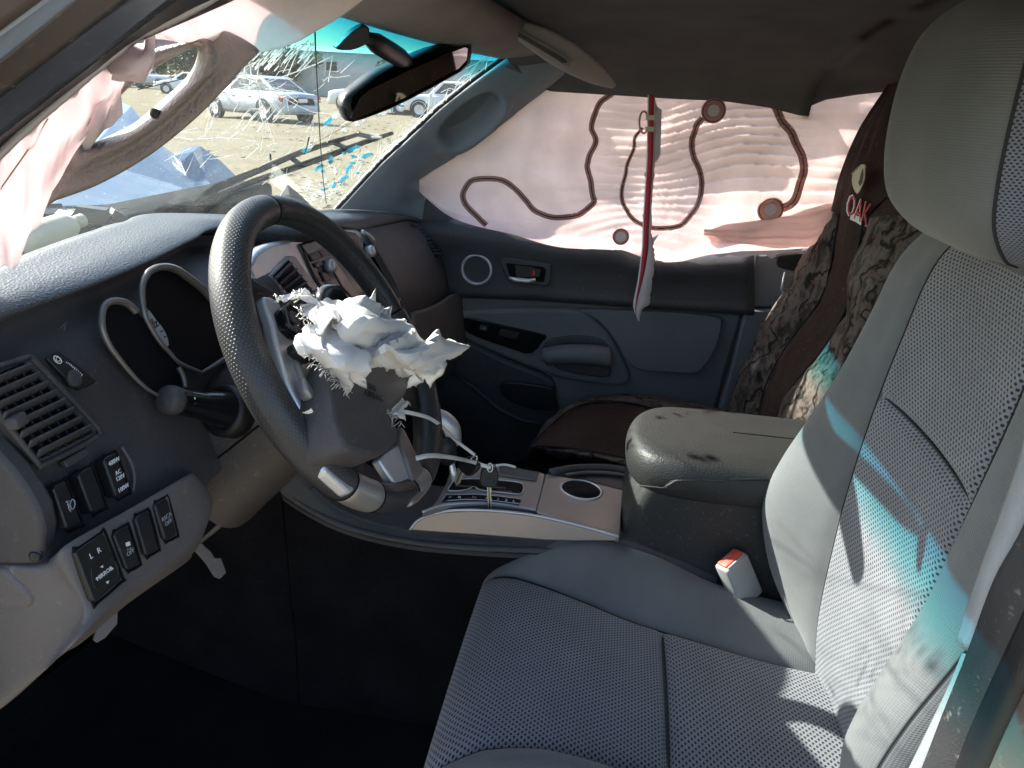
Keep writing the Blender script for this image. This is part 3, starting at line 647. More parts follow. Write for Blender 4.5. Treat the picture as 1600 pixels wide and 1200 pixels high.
arm_rest = [(708, 496), (735, 486), (800, 482), (905, 483), (930, 500), (950, 520), (965, 545), (978, 570), (985, 592), (970, 605), (920, 600), (868, 590), (790, 560), (720, 527)]
plate('armrest', arm_rest, Plane((1.045, 0, 0), (-1, 0, 0)), .03, 'door_grey', door, spline=3, bevel=.012, bseg=3)
padp = [(908, 485), (980, 485), (1060, 489), (1120, 496), (1128, 508), (1118, 545), (1098, 577), (1082, 584), (1040, 582), (995, 577), (975, 556), (958, 528), (935, 502)]
plate('padded_insert', padp, Plane((1.040, 0, 0), (-1, 0, 0)), .03, 'door_grey', door, spline=3, bevel=.012, bseg=3)
sw = [(721, 503), (724, 499), (740, 498), (800, 512), (852, 524), (848, 533), (830, 553), (800, 546), (740, 525), (725, 514)]
swp = plate('switch_panel', sw, Plane((1.038, 0, 0), (-1, 0, 0)), .02, 'gloss_black', door, spline=2, bevel=.002)
for pts in ([(750, 507), (764, 510), (760, 519), (746, 515)], [(782, 514), (812, 521), (806, 532), (776, 524)]): plate('window_switch', pts, Plane((1.032, 0, 0), (-1, 0, 0)), .008, 'black', swp, bevel=.002)
text('switch_mark', 'D8', Plane((1.032, 0, 0), (-1, 0, 0)), (755, 513), .012, 'print_grey', swp, right=(0, -1, 0), h=.001)
cup = [(850, 540), (862, 530), (900, 525), (935, 529), (952, 545), (955, 580), (948, 590), (915, 587), (872, 577), (852, 555)]
plate('pull_cup', cup, Plane((1.037, 0, 0), (-1, 0, 0)), .01, 'door_dark', door, spline=3, bevel=.004)
G = [[PX(x, y, v) for x, y, v in r] for r in ([(848, 546, 1.03), (880, 541, 1.02), (920, 541, 1.02), (952, 545, 1.03)], [(848, 553, 1.012), (880, 549, 1.0), (920, 549, 1.0), (953, 553, 1.012)], [(850, 562, 1.008), (880, 560, .995), (920, 562, .995), (954, 568, 1.008)], [(856, 568, 1.02), (885, 566, 1.01), (920, 567, 1.01), (954, 572, 1.02)])]
sheet('pull_handle', fine(G, 4, 5), 'door_grey', door, solid=.006, soff=-1)
low2 = [(640, 520), (720, 530), (790, 562), (860, 592), (868, 620), (872, 660), (850, 720), (640, 720)]
plate('map_pocket', low2, Plane((1.042, 0, 0), (-1, 0, 0)), .03, 'door_dark', door, spline=3, bevel=.012)
plate('pocket_rim', [(782, 600), (800, 597), (840, 602), (862, 606), (866, 614), (866, 640), (835, 640), (800, 628), (784, 615)], Plane((1.03, 0, 0), (-1, 0, 0)), .012, 'black', door, spline=3, bevel=.004)
obj('pocket_edge', *tube([PX(x, y, 1.03) for x, y in [(706, 582), (740, 605), (780, 640), (815, 657), (850, 662)]], .006, 8), 'door_dark', door)
c = PX(745, 421, 1.028); tw = obj('tweeter', *lathe(c, (-1, 0, 0), [(.040, -.03), (.040, -.004), (.03, -.006), (.001, -.005)], 32), 'black', door, angle=40)
obj('silver_ring', *lathe(c, (-1, 0, 0), [(.0335, -.01), (.0335, .004), (.036, .007), (.0405, .005), (.042, -.01)], 40), 'silver', tw)
bz = [(781, 406), (790, 402), (850, 411), (861, 414), (861, 437), (856, 447), (845, 447), (800, 442), (791, 436), (783, 415)]
b_ = plate('handle_bezel', bz, Plane((1.018, 0, 0), (-1, 0, 0)), .03, 'door_dark', door, bevel=.003)
plate('handle_recess', [(790, 411), (848, 417), (853, 421), (850, 441), (802, 437), (796, 430)], Plane((1.016, 0, 0), (-1, 0, 0)), .005, 'lens', b_, bevel=.001)
lv = obj('lever', *tube([PX(x, y, 1.005) for x, y in [(795, 434), (805, 437), (825, 439), (837, 437)]], [.004, .006, .006, .004], 8), 'chrome', door)
plate('lever_plate', [(804, 414), (836, 418), (838, 434), (806, 434)], Plane((1.010, 0, 0), (-1, 0, 0)), .004, 'black', lv, bevel=.002)
plate('lock_tab', [(834, 420), (845, 421), (843, 433), (832, 432)], Plane((1.008, 0, 0), (-1, 0, 0)), .006, 'black', door, bevel=.001)
plate('lock_mark', [(832, 423), (836, 423), (836, 431), (832, 431)], Plane((1.005, 0, 0), (-1, 0, 0)), .002, 'red', door, bevel=0)
V, F = join([abox(1.075, 1.12, -.82, .68, -.1, .70)]); obj('outer_skin', V, F, 'paint_grey', door, smooth=False)
# sail panel at the front corner of the window
sp_ = thing('window_corner_trim', 'black triangular trim between the pillar and the pink curtain', 'trim', PX(680, 345, 1.03))
plate('corner_panel', [(655, 292), (672, 300), (702, 330), (702, 348), (640, 348)], Plane((1.035, 0, 0), (-1, 0, 0)), .03, 'door_dark', sp_, bevel=.003)

# far centre pillar with belt
pl_ = thing('center_pillar_trim', 'dark grey pillar trim behind the passenger door', 'pillar trim', PX(1150, 640, 1.06))
BP = Plane((1.045, 0, 0), (-1, 0, 0))
plate('upper_trim', [(1182, 398), (1330, 380), (1330, 485), (1166, 480)], BP, .04, 'door_grey', pl_, bevel=.006)
plate('lower_trim', [(1165, 483), (1330, 488), (1330, 740), (1105, 740), (1118, 660), (1144, 570)], Plane((1.04, 0, 0), (-1, 0, 0)), .04, 'door_grey', pl_, bevel=.006)
sb = thing('passenger_seat_belt', 'dark passenger seat belt hanging beside the camouflage seat cover', 'seat belt', PX(1235, 455, .99))
SP = Plane((.985, 0, 0), (-1, 0, 0))
plate('webbing', [(1275, 372), (1300, 376), (1262, 425), (1240, 422)], SP, .004, 'black', sb, bevel=.001)
plate('guide', [(1214, 404), (1219, 399), (1256, 396), (1258, 405), (1248, 424), (1236, 423), (1216, 418)], Plane((.98, 0, 0), (-1, 0, 0)), .018, 'black', sb, spline=2, bevel=.003)
V, F = join([tube([PX(x, y, .975) for x, y in q], .0030, 6) for q in ([(1227, 425), (1221, 450), (1222, 456), (1234, 456), (1240, 444)],)]); obj('tongue', V, F, 'chrome', sb)
plate('tongue_plate', [(1226, 430), (1246, 428), (1238, 453), (1224, 453)], Plane((.979, 0, 0), (-1, 0, 0)), .003, 'satin', sb, bevel=.001)

# ------------------------------------------------------------------ CURTAIN AIRBAG OVER THE PASSENGER WINDOW
cb = thing('curtain_airbag', 'deployed pink curtain airbag with dark stitched loops hanging over the passenger window', 'airbag', PX(1000, 380, 1.0))
topc = [(655, 275), (700, 235), (760, 185), (815, 150), (862, 125), (940, 130), (1060, 138), (1130, 140), (1200, 142), (1260, 140), (1320, 130), (1400, 122), (1480, 120), (1800, 105)]
botc = [(655, 300), (698, 335), (740, 352), (800, 366), (862, 384), (930, 392), (985, 396), (1040, 412), (1110, 398), (1170, 394), (1240, 390), (1320, 372), (1480, 345), (1800, 300)]
tc, bc2 = cr(topc, 16), cr(botc, 16); nz1, nz2, nz3 = vnoise(11), vnoise(12), vnoise(13)
def bag_x(px_, py_, base_=1.0):
    w = nz1(px_*.006, py_*.010)*.014+nz2(px_*.018, py_*.035)*.005
    ph = py_*.19+6.5*nz3(px_*.006, py_*.008); pl = ((ph/math.pi) % 1)**1.6
    return base_+w+.010*nz3(px_*.011+py_*.006, py_*.012-px_*.004)+(.5-pl)*.0075*max(0, .10+1.25*nz2(px_*.006+5, py_*.009))
A = []
for k in np.linspace(0, 1, 110):
    r = []
    for a, b in zip(tc, bc2):
        x, y = a+(b-a)*k; bulge = -.035*math.sin(math.pi*k); r.append(PX(x, y, float(bag_x(x, y))+bulge+.02*(k > .93)*(k-.93)/.07))
    A.append(r)
sheet('curtain', A, 'bag', cb, solid=.0008, soff=0)
def bag_pt(x, y, off):
    kk = float(np.clip((y-np.interp(x, tc[:, 0], tc[:, 1]))/max(1, np.interp(x, bc2[:, 0], bc2[:, 1])-np.interp(x, tc[:, 0], tc[:, 1])), 0, 1))
    return PX(x, y, float(bag_x(x, y))-.035*math.sin(math.pi*kk)+off)
def ribbon(name, pts, x_off, w, mat, parent, n=14, jit=0, thick=.0006):
    P = cr(pts, n); T = np.gradient(P, axis=0); T /= np.linalg.norm(T, axis=1, keepdims=True); L = []
    for i, ((x, y), t_) in enumerate(zip(P, T)):
        ww = (w[0]+(w[1]-w[0])*i/(len(P)-1)) if isinstance(w, tuple) else w
        jx = float(nz2(y*.045, x*.04))*jit*3; x += jx; L.append([bag_pt(x-t_[1]*ww*q, y+t_[0]*ww*q, x_off) for q in (1, .5, 0, -.5, -1)])
    return sheet(name, L, mat, parent, solid=thick, soff=0)
s1 = [(958, 146), (938, 160), (929, 180), (925, 200), (929, 220), (921, 250), (918, 262), (924, 285), (924, 305), (925, 318), (905, 335), (870, 340), (842, 333), (822, 315), (803, 292), (785, 282), (760, 279), (735, 283), (724, 298), (728, 318), (748, 340), (760, 352)]
s2 = [(1004, 200), (992, 215), (990, 232), (980, 255), (977, 275), (973, 300), (978, 325), (992, 345), (1020, 356), (1055, 354), (1075, 340), (1092, 315), (1098, 290), (1094, 268), (1086, 248), (1082, 225), (1086, 198), (1096, 184)]
s3 = [(1210, 165), (1218, 185), (1236, 205), (1248, 232), (1254, 258), (1251, 285), (1244, 305), (1236, 318), (1222, 326)]
ribbon('stitched_seam', s1, -.0011, 4.4, 'seam', cb, jit=.9); ribbon('stitched_seam', s2, -.0011, (2.4, 5.0), 'seam', cb, jit=.9); ribbon('stitched_seam', s3, -.0011, 6.5, 'seam', cb, jit=.9)
M['seam_line'] = plastic('seam_thread', (.04, .022, .02), .9, 0)
for s in (s1, s2, s3): ribbon('seam_thread', s, -.0019, .7, 'seam_line', cb, jit=.9)
for (x, y, r1, r2) in ((1115, 173, 19, 9), (1204, 328, 20, 9), (970, 370, 13, 8)):
    xv = float(bag_x(x, y))-.028; c = PX(x, y, xv-.004); k = (c-CAM) @ CF/FPX
    pt = obj('patch_ring', *lathe(c, (-1, 0, 0), [(r1*k, -.0015), (r1*k, .0), (r1*k*.8, .001), (r2*k*1.15, .001), (r2*k, -.001)], 36), 'seam', cb, angle=25)
    obj('eyelet_light', *lathe(c, (-1, 0, 0), [(.001, .0012), (r2*k, .0014), (r2*k, -.002)], 28), 'eyelet_light', pt, angle=25)  # closed white disc, painted as the bright opening
    V, F = tube([c+np.array([-.002, math.cos(a)*r1*k*.86, math.sin(a)*r1*k*.86]) for a in np.linspace(0, 2*math.pi, 40)[:-1]], .0008, 5, closed=True); obj('stitching', V, F, 'seam_line', pt)
c = PX(1006, 190, .965); obj('slot_patch', *tube([PX(1006+7*math.cos(a), 191+17*math.sin(a), .967) for a in np.linspace(0, 6.28, 30)[:-1]], .0022, 6, closed=True), 'seam', cb)
plate('torn_patch', [(1020, 160), (1034, 172), (1032, 240), (1026, 255), (1018, 250)], Plane((.968, 0, 0), (-1, 0, 0)), .001, 'bag_edge', cb, bevel=0)
A = []
for i, (a, b, x) in enumerate((((1100, 352), (1100, 372), .985), ((1170, 344), (1170, 384), .955), ((1240, 334), (1240, 388), .945), ((1310, 316), (1300, 376), .95), ((1400, 300), (1400, 366), .97))):
    A.append([PX(*a, x+.02), PX(a[0]*.8+b[0]*.2, a[1]*.8+b[1]*.2, x-.012), PX((a[0]+b[0])/2, (a[1]+b[1])/2, x-.02), PX(a[0]*.25+b[0]*.75, a[1]*.25+b[1]*.75, x-.01), PX(*b, x+.02)])
A = fine(A, 12, 6); N = normals(A); q = np.arange(A.shape[1])[None, :]; A = A+N*(.003*np.sin(q*1.1+2*nz1(np.arange(A.shape[0])*.1, 1)[:, None]))[..., None]
sheet('lower_roll', A, 'bag', cb, solid=.0008, soff=0)
plate('frayed_hem', [(1115, 398), (1160, 392), (1210, 391), (1255, 388), (1250, 394), (1222, 397), (1205, 404), (1196, 398), (1178, 399), (1160, 402), (1140, 398), (1125, 402)], Plane((1.0, 0, 0), (-1, 0, 0)), .0012, 'bag_edge', cb, bevel=0)
# hanging strap
stt = thing('torn_strap', 'ragged white strap with a red stripe hanging across the pink curtain', 'strap', PX(1000, 500, .95))
path = cr([(1018, 148), (1017, 200), (1016, 250), (1013, 300), (1010, 350), (1009, 385), (1006, 410), (1002, 440), (998, 465), (996, 488), (998, 502)], 6); L = []; Rr = []
for i, (x, y) in enumerate(path):
    k = i/(len(path)-1); xv = .952-.012*math.sin(math.pi*k); wr = 7+7*np.clip((y-360)/60, 0, 1)*(y < 480)+rng.normal()*.9; wl = 6+2*np.clip((y-440)/40, 0, 1); tp = np.clip((505-y)/30, 0.05, 1)
    L.append([PX(x-wl*tp, y, xv), PX(x-wl*.4*tp, y, xv-.001), PX(x+wr*.4*tp, y, xv-.0015), PX(x+wr*tp+4*np.clip((y-365)/40, 0, 1)*tp, y, xv)])
    c0 = x-3*np.clip((y-420)/60, 0, 1); w0 = 4.2*np.clip((495-y)/90, .12, 1); Rr.append([PX(c0-w0, y, xv-.0025), PX(c0+w0, y, xv-.0025)])
sheet('white_edge', L, 'white_cloth', stt, solid=.001, soff=0); sheet('red_stripe', Rr, 'red', stt, solid=.0008, soff=0)
for x, y in ((1016, 184), (1015, 202), (1014, 273), (1011, 338)): plate('tack', [(x-7, y-4), (x+7, y-4), (x+7, y+4), (x-7, y+4)], Plane((.945, 0, 0), (-1, 0, 0)), .001, 'cream', stt, bevel=.0003)
plate('torn_tab', [(1003, 384), (1018, 372), (1030, 366), (1022, 378), (1008, 392)], Plane((.942, 0, 0), (-1, 0, 0)), .001, 'white_cloth', stt, bevel=0)

# ------------------------------------------------------------------ visor, hook
vs = thing('sun_visor', 'grey passenger sun visor folded up with a recessed slot', 'sun visor', PX(880, 90, .70))
rows = []
for (u1, u2), x in zip((((776, 28), (786, 44)), ((800, 32), (806, 58)), ((850, 44), (838, 82)), ((900, 70), (876, 108)), ((940, 102), (915, 127)), ((958, 122), (940, 135)), ((963, 131), (955, 137))), (.56, .6, .66, .72, .78, .82, .84)):
    a, b = PX(*u1, x), PX(*u2, x); m = (a+b)/2; rows.append([a+np.array([.012, .01, .006]), a, a*.7+b*.3+np.array([-.008, 0, -.004]), a*.3+b*.7+np.array([-.008, 0, -.004]), b, b+np.array([.015, .012, .004])])
sheet('visor_body', fine(rows, 5, 5), 'visor', vs, solid=.008, soff=-1)
VP = Plane(PX(850, 75, .655), unit(np.cross(PX(900, 100, .715)-PX(800, 50, .595), PX(880, 75, .70)-PX(845, 95, .655)))); 
VP.n = VP.n if VP.n @ (CAM-VP.p) > 0 else -VP.n
slot = plate('slot_frame', [(801, 46), (808, 45), (890, 91), (893, 98), (889, 103), (880, 101), (804, 54)], VP, .004, 'visor', vs, h=.012, spline=2, bevel=.001)
plate('slot', [(805, 49), (810, 49), (884, 92), (887, 98), (880, 98), (807, 55)], VP, .003, 'headliner', slot, h=.0135, bevel=.001)
hk = thing('coat_hook', 'small dark hook plate on the headliner', 'hook', PX(1080, 75, .93))
plate('hook_plate', [(1062, 62), (1066, 58), (1080, 58), (1092, 60), (1097, 66), (1094, 80), (1088, 84), (1072, 83), (1064, 78)], Plane(PX(1080, 72, .925), (-.8, 0, -.6)), .008, 'headliner', hk, spline=2, bevel=.003)

# ------------------------------------------------------------------ DRIVER SEAT
ds = thing('bucket_seat', 'grey cloth driver seat with perforated centre and smooth side bolsters', 'seat', (0, -.45, .05))
def interp(x, xs, ys): return np.interp(x, xs, ys)
fr = np.array([ # y, z, seam half width, outer half width, bolster height
 (-.175, .16, .20, .215, 0), (-.150, .24, .20, .216, 0), (-.138, .31, .202, .218, 0), (-.148, .352, .202, .220, .000), (-.185, .374, .192, .232, .012), (-.24, .380, .172, .245, .044), (-.31, .375, .152, .252, .066), (-.37, .366, .138, .254, .068), (-.425, .360, .130, .254, .060), (-.50, .352, .122, .252, .040), (-.57, .347, .112, .248, .034), (-.64, .345, .106, .240, .030), (-.70, .345, .104, .235, .02)])
def cush_row(r, insert_groove=0):
    y, z, xs, xo, h = r; C = []
    def zi(u): return z+.008*(1-(u/.6)**2)-insert_groove*max(0, 1-(abs(u)/.6)**8)
    prof = [(-1.30, None)]
    def pt(u):
        s = 1 if u > 0 else -1; a = abs(u)
        xs = r[2]*(interp(y, [-.70, -.45, -.36, -.28, -.21, -.16], [1, 1, .95, .82, .80, .86]) if u < 0 else 1)
        if a <= .6:
            g = .009*math.exp(-((a-.6)/.025)**2); return (u/.6*xs, y, zi(u)-g)
        b = (a-.6)/.4
        if a <= 1.0: 
            x = xs+b*(xo-xs); zz = z-.009*math.exp(-(b/.06)**2)+h*math.sin(min(1, b*1.05)*math.pi*.62)**1.2-.02*b**4; return (s*x, y, zz)
        e = (a-1)/.3; zt = z+h*.72-.02; return (s*(xo+.012*math.sin(e*math.pi)), y, zt+(min(.14, zt-.02)-zt)*e)
    return pt
def seat_part(name, rows_i, us, mat, rf, sub=6, parent=ds, **kw):
    R_ = cr(fr, sub); R_ = R_[rows_i[0]*sub:rows_i[1]*sub+1]; A = []
    for r in R_:
        gro = 0.010*math.exp(-((r[0]+.425)/.006)**2); p = cush_row(r, gro); A.append([p(u) for u in us])
    return sheet(name, A, mat, parent, **kw)
ui = np.concatenate([[-.6, -.585, -.57, -.545], np.linspace(-.5, .5, 15), [.545, .57, .585, .6]]); ub = np.concatenate([[.6, .605, .612, .625], np.linspace(.65, 1.0, 12), np.linspace(1.03, 1.3, 8)])
seat_part('cushion_front', (0, 8), ui, 'seat_mesh', None, 14); seat_part('cushion_rear', (8, 12), ui, 'seat_mesh', None, 14)
seat_part('cushion_bolster', (3, 12), ub, 'seat_rib', None, 8); seat_part('cushion_bolster', (3, 12), -ub[::-1], 'seat_rib', None, 8)
seat_part('cushion_side', (0, 3), ub, 'seat_rib', None, 8); seat_part('cushion_side', (0, 3), -ub[::-1], 'seat_rib', None, 8)
bk = np.array([ # z, y, seam, outer, bolster forward
 (.300, -.640, .100, .235, .000), (.345, -.636, .112, .252, .012), (.40, -.630, .124, .264, .040), (.45, -.628, .130, .268, .060), (.53, -.628, .134, .268, .078), (.60, -.629, .136, .266, .066), (.685, -.634, .138, .262, .040), (.765, -.641, .138, .256, .022), (.84, -.650, .136, .250, .014), (.90, -.657, .132, .242, .010), (.940, -.666, .122, .228, .004), (.965, -.680, .10, .205, 0), (.985, -.715, .07, .175, 0), (.990, -.76, .06, .16, 0)])
def back_pt(r, u, gro=0):
    z, y, xs, xo, h = r; s = 1 if u > 0 else -1; a = abs(u)
    if a <= .6: return (u/.6*xs, y-.010*(1-(a/.6)**2)-.009*math.exp(-((a-.6)/.025)**2)-gro*(1-(a/.6)**8), z)
    b = (a-.6)/.4
    if a <= 1: return (s*(xs+b*(xo-xs)), y-.009*math.exp(-(b/.06)**2)+h*math.sin(min(1, b*1.02)*math.pi*.60)**1.3-.02*b**5, z)
    e = (a-1)/.3; y1 = y+h*.85-.02; return (s*(xo+.012*math.sin(e*2.6)), y1+(-.83-y1)*e, z)
def back_part(name, z0, z1, us, mat, n=60):
    R_ = cr(bk, 10); zz = np.linspace(z0, z1, n); A = []
    for z in zz:
        r = np.array([np.interp(z, R_[:, 0], R_[:, j]) for j in range(5)]); gro = .011*math.exp(-((z-.755)/.006)**2); A.append([back_pt(r, u, gro) for u in us])
    return sheet(name, A, mat, ds)
back_part('back_lower', .30, .755, ui, 'seat_mesh', 90); back_part('back_upper', .755, .948, ui, 'seat_mesh', 50); back_part('back_yoke', .948, .99, ui, 'seat_yoke', 24)
back_part('back_bolster', .30, .99, ub, 'seat_rib', 90); back_part('back_bolster', .30, .99, -ub[::-1], 'seat_rib', 90)
R_ = cr(bk, 6); V, F, _ = gridmesh(np.array([[(x, -.83-.0*z, z) for x in np.linspace(-.25, .25, 4)] for z in (.2, .6, .985)])); obj('back_shell', V, F, 'grey', ds, solid=.02, soff=0)
# piping and cross threads
def seam_line(f, n=40): return [f(t) for t in np.linspace(0, 1, n)]
def bp(z, u, off=.001):
    r = np.array([np.interp(z, R_[:, 0], R_[:, j]) for j in range(5)]); p = np.array(back_pt(r, u)); p[1] += off; return p
for s in (-1, 1): obj('back_piping', *tube([bp(z, s*.6, .004) for z in np.linspace(.33, .95, 60)], .0009, 6), 'thread', ds); obj('side_piping', *tube([bp(z, s*.985, .001) for z in np.linspace(.33, .95, 60)], .0009, 6), 'thread', ds)
RC = cr(fr, 10)
def cp(y, u, off=.001):
    o = np.argsort(RC[:, 0]); yy = RC[25:]; r = np.array([y]+[np.interp(-y, -yy[:, 0], yy[:, j]) for j in range(1, 5)]); p = np.array(cush_row(r)(u)); p[2] += off; return p
for s in (-1, 1): obj('cushion_piping', *tube([cp(y, s*.6, .003) for y in np.linspace(-.16, -.66, 60)], .0009, 6), 'thread', ds)
obj('cushion_thread', *tube([cp(-.425, u, -.006) for u in np.linspace(-.58, .58, 30)], .0014, 6), 'thread', ds)
obj('back_thread', *tube([bp(.755, u, -.007) for u in np.linspace(-.58, .58, 30)], .0014, 6), 'thread', ds)
# lumbar crease lines near the foot of the backrest
# headrest
hz = cr(np.array([(.962, .078, -.640, .06), (.972, .105, -.607, .10), (1.0, .124, -.578, .125), (1.04, .131, -.566, .135), (1.09, .131, -.563, .135), (1.13, .125, -.566, .13), (1.16, .113, -.575, .12), (1.182, .085, -.595, .10), (1.192, .05, -.625, .06)]), 6)
def head(name, a0, a1, mat, n=30):
    A = []
    for z, w, yf, d in hz:
        r = []
        for a in np.linspace(a0, a1, n):
            ca, sa = math.cos(a), math.sin(a); e = .62; r.append((w*math.copysign(abs(ca)**e, ca), yf-d/2+d/2*math.copysign(abs(sa)**e, sa), z))
        A.append(r)
    return sheet(name, A, mat, hr)
hr = thing('headrest', 'rounded grey headrest on top of the driver seat', 'headrest', (0, -.63, .96))
head('front_panel', rad(10), rad(158), 'seat_rib', 50); head('side_panel', rad(158), rad(202), 'seat_weave', 24); head('back_panel', rad(202), rad(352), 'seat_weave', 40); head('side_panel', rad(-8), rad(10), 'seat_weave', 12)
z, w, yf, d = hz[-1]; obj('crown', *lathe((0, yf-d/2, z-.004), (0, 0, 1), [(.052, 0), (.03, .006), (.002, .008)], 24), 'seat_rib', hr)
pts = []
for z, w, yf, d in hz: a = rad(158); ca, sa = math.cos(a), math.sin(a); pts.append((w*math.copysign(abs(ca)**.62, ca), yf-d/2+d/2*abs(sa)**.62, z))
obj('piping', *tube(pts, .0016, 6), 'thread', hr)
for s in (-1, 1): obj('post', *tube([(s*.05, -.73, .95), (s*.05, -.70, 1.0)], .007, 10), 'chrome', hr)

# seat belt buckle
bk_ = thing('belt_buckle', 'grey seat belt buckle with a red release button beside the driver seat', 'buckle', PX(1165, 920, .25))
T4 = [PZ(x, y, .432) for x, y in ((1119, 874), (1164, 861), (1172, 883), (1128, 896))]; c0 = sum(T4)/4; wv = unit(T4[1]-T4[0]); ax_d = unit(PX(1168, 930, c0[0]+.006)-c0); wv = unit(wv-ax_d*(wv @ ax_d)); tv = np.cross(ax_d, wv); tv *= np.sign(tv @ (CAM-c0))
obj('housing', *box(c0+ax_d*.036-tv*.004, wv, tv, ax_d, .0235, .0150, .040), 'belt_grey', bk_, bevel=.005, bseg=3)
rb = obj('release_button', *box(c0-ax_d*.0045-tv*.0045, wv, tv, ax_d, .0185, .0098, .003), 'red_button', bk_, bevel=.0015)
obj('slot', *box(c0-ax_d*.0035+tv*.0085, wv, tv, ax_d, .0175, .0016, .003), 'belt_grey', bk_, bevel=.0008)
BPl = Plane(c0-ax_d*.0078, -ax_d)
text('button_text', 'PRESS', BPl, tuple(proj((c0-ax_d*.0078-tv*.008)[None])[k][0] for k in (0, 1)), .0055, 'print_grey', rb, right=wv, h=.0003)

# ------------------------------------------------------------------ PASSENGER SEAT in camouflage cover
ps = thing('covered_seat', 'passenger seat under a brown and tree camouflage cover', 'seat', PZ(1000, 660, .20))
rows = [
 [(1392, 132, .93), (1396, 130, .88), (1440, 128, .72), (1475, 140, .62)],
 [(1346, 203, .95), (1350, 204, .90), (1430, 225, .72), (1465, 235, .62)],
 [(1316, 275, .96), (1320, 276, .90), (1405, 285, .72), (1450, 300, .62)],
 [(1308, 328, .965), (1314, 334, .90), (1352, 345, .74), (1438, 335, .62)],
 [(1256, 398, .98), (1300, 412, .89), (1338, 420, .74), (1388, 402, .61)],
 [(1214, 468, .99), (1284, 468, .88), (1330, 470, .74), (1356, 475, .60)],
 [(1176, 540, 1.0), (1232, 540, .89), (1292, 540, .74), (1336, 545, .60)],
 [(1148, 605, 1.0), (1198, 605, .89), (1238, 608, .74), (1296, 608, .60)],
 [(1142, 670, 1.0), (1184, 670, .89), (1206, 670, .74), (1268, 670, .60)]]
P = np.array([[PX(*q) for q in r] for r in rows])
wn = vnoise(31)
def wrinkle(A, amp, sc):
    N = normals(A); L = A*sc; return A+N*(amp*(wn(L[..., 2]*1.0+L[..., 0]*.3, L[..., 0]*2.1+L[..., 1])+.5*wn(L[..., 2]*2.7, L[..., 1]*3.3+7)))[..., None]
cen = np.array([[r[1], r[1]*.65+r[2]*.35+np.array([0, .012, 0]), r[1]*.35+r[2]*.65+np.array([0, .012, 0]), r[2]] for r in P])
lef = np.array([[r[0]+np.array([.03, -.10, 0]), r[0], r[0]*.5+r[1]*.5+np.array([0, .016*(i > 2), 0]), r[1]] for i, r in enumerate(P)])
rig = np.array([[r[2], r[2]*.55+r[3]*.45+np.array([0, .02*(i > 2), 0]), r[3], r[3]+np.array([-.03, -.11, 0])] for i, r in enumerate(P)])
sheet('brown_panel', wrinkle(fine(cen, 8, 8), .003, 22), 'brown', ps)
sheet('camouflage_side', wrinkle(fine(lef[3:], 12, 10), .009, 11), 'camo', ps); sheet('camouflage_side', wrinkle(fine(rig[3:], 12, 10), .009, 11), 'camo', ps)
sheet('top_side', fine(lef[:4], 8, 8), 'brown', ps); sheet('top_side', fine(rig[:4], 8, 8), 'brown', ps)
for k in (1, 2): obj('cover_piping', *tube(cr(P[3:, k]+np.array([0, .004, 0]), 6), .0022, 6), 'thread', ps)
V = [r[0]+np.array([.03, -.10, 0]) for r in P]+[r[3]+np.array([-.03, -.11, 0]) for r in P]; n = len(P); obj('seat_shell', V, [(i, i+1, n+i+1, n+i) for i in range(n-1)], 'camo', ps, solid=.02)
# print on the cover
LP = Plane(PX(1352, 300, .79)+np.array([0, .022, 0]), np.cross(P[2, 2]-P[2, 1], P[3, 1]-P[2, 1])); LP.n = LP.n if LP.n @ (CAM-LP.p) > 0 else -LP.n
leaf = [(1351, 257), (1346, 259), (1338, 266), (1332, 273), (1331, 283), (1333, 293), (1339, 303), (1345, 294), (1350, 281), (1351, 270)]
lf = plate('leaf_print', leaf, LP, .0015, 'cream', ps, h=.002, spline=2, bevel=0)
M['olive'] = plastic('olive_print', (.10, .10, .08), .7, 0)
plate('leaf_vein', [(1348, 263), (1345, 270), (1343, 280), (1341, 285), (1343, 291), (1347, 285), (1349, 272)], LP, .0015, 'olive', lf, h=.0026, bevel=0)
obj('leaf_outline', *tube([LP(x, y, .002) for x, y in [(1353, 262), (1351, 258), (1346, 257.5), (1338, 264), (1331, 272)]], .0012, 5), 'cream', lf)
rt = unit(PX(1348, 336, .74)-PX(1331, 326, .83))
tx = text('letters', 'OAK', LP, (1340.5, 329), .060, 'red', ps, right=LP(1349, 334)-LP(1331, 324), h=.0030, sx=.62)
text('letter_outline', 'OAK', LP, (1339.6, 329), .0625, 'white', tx, right=LP(1349, 334)-LP(1331, 324), h=.0020, sx=.64)
plate('white_band', [(1329, 334.5), (1333, 334), (1346, 341), (1345, 352), (1337, 347), (1328, 343)], LP, .0012, 'white', ps, h=.002, bevel=0)
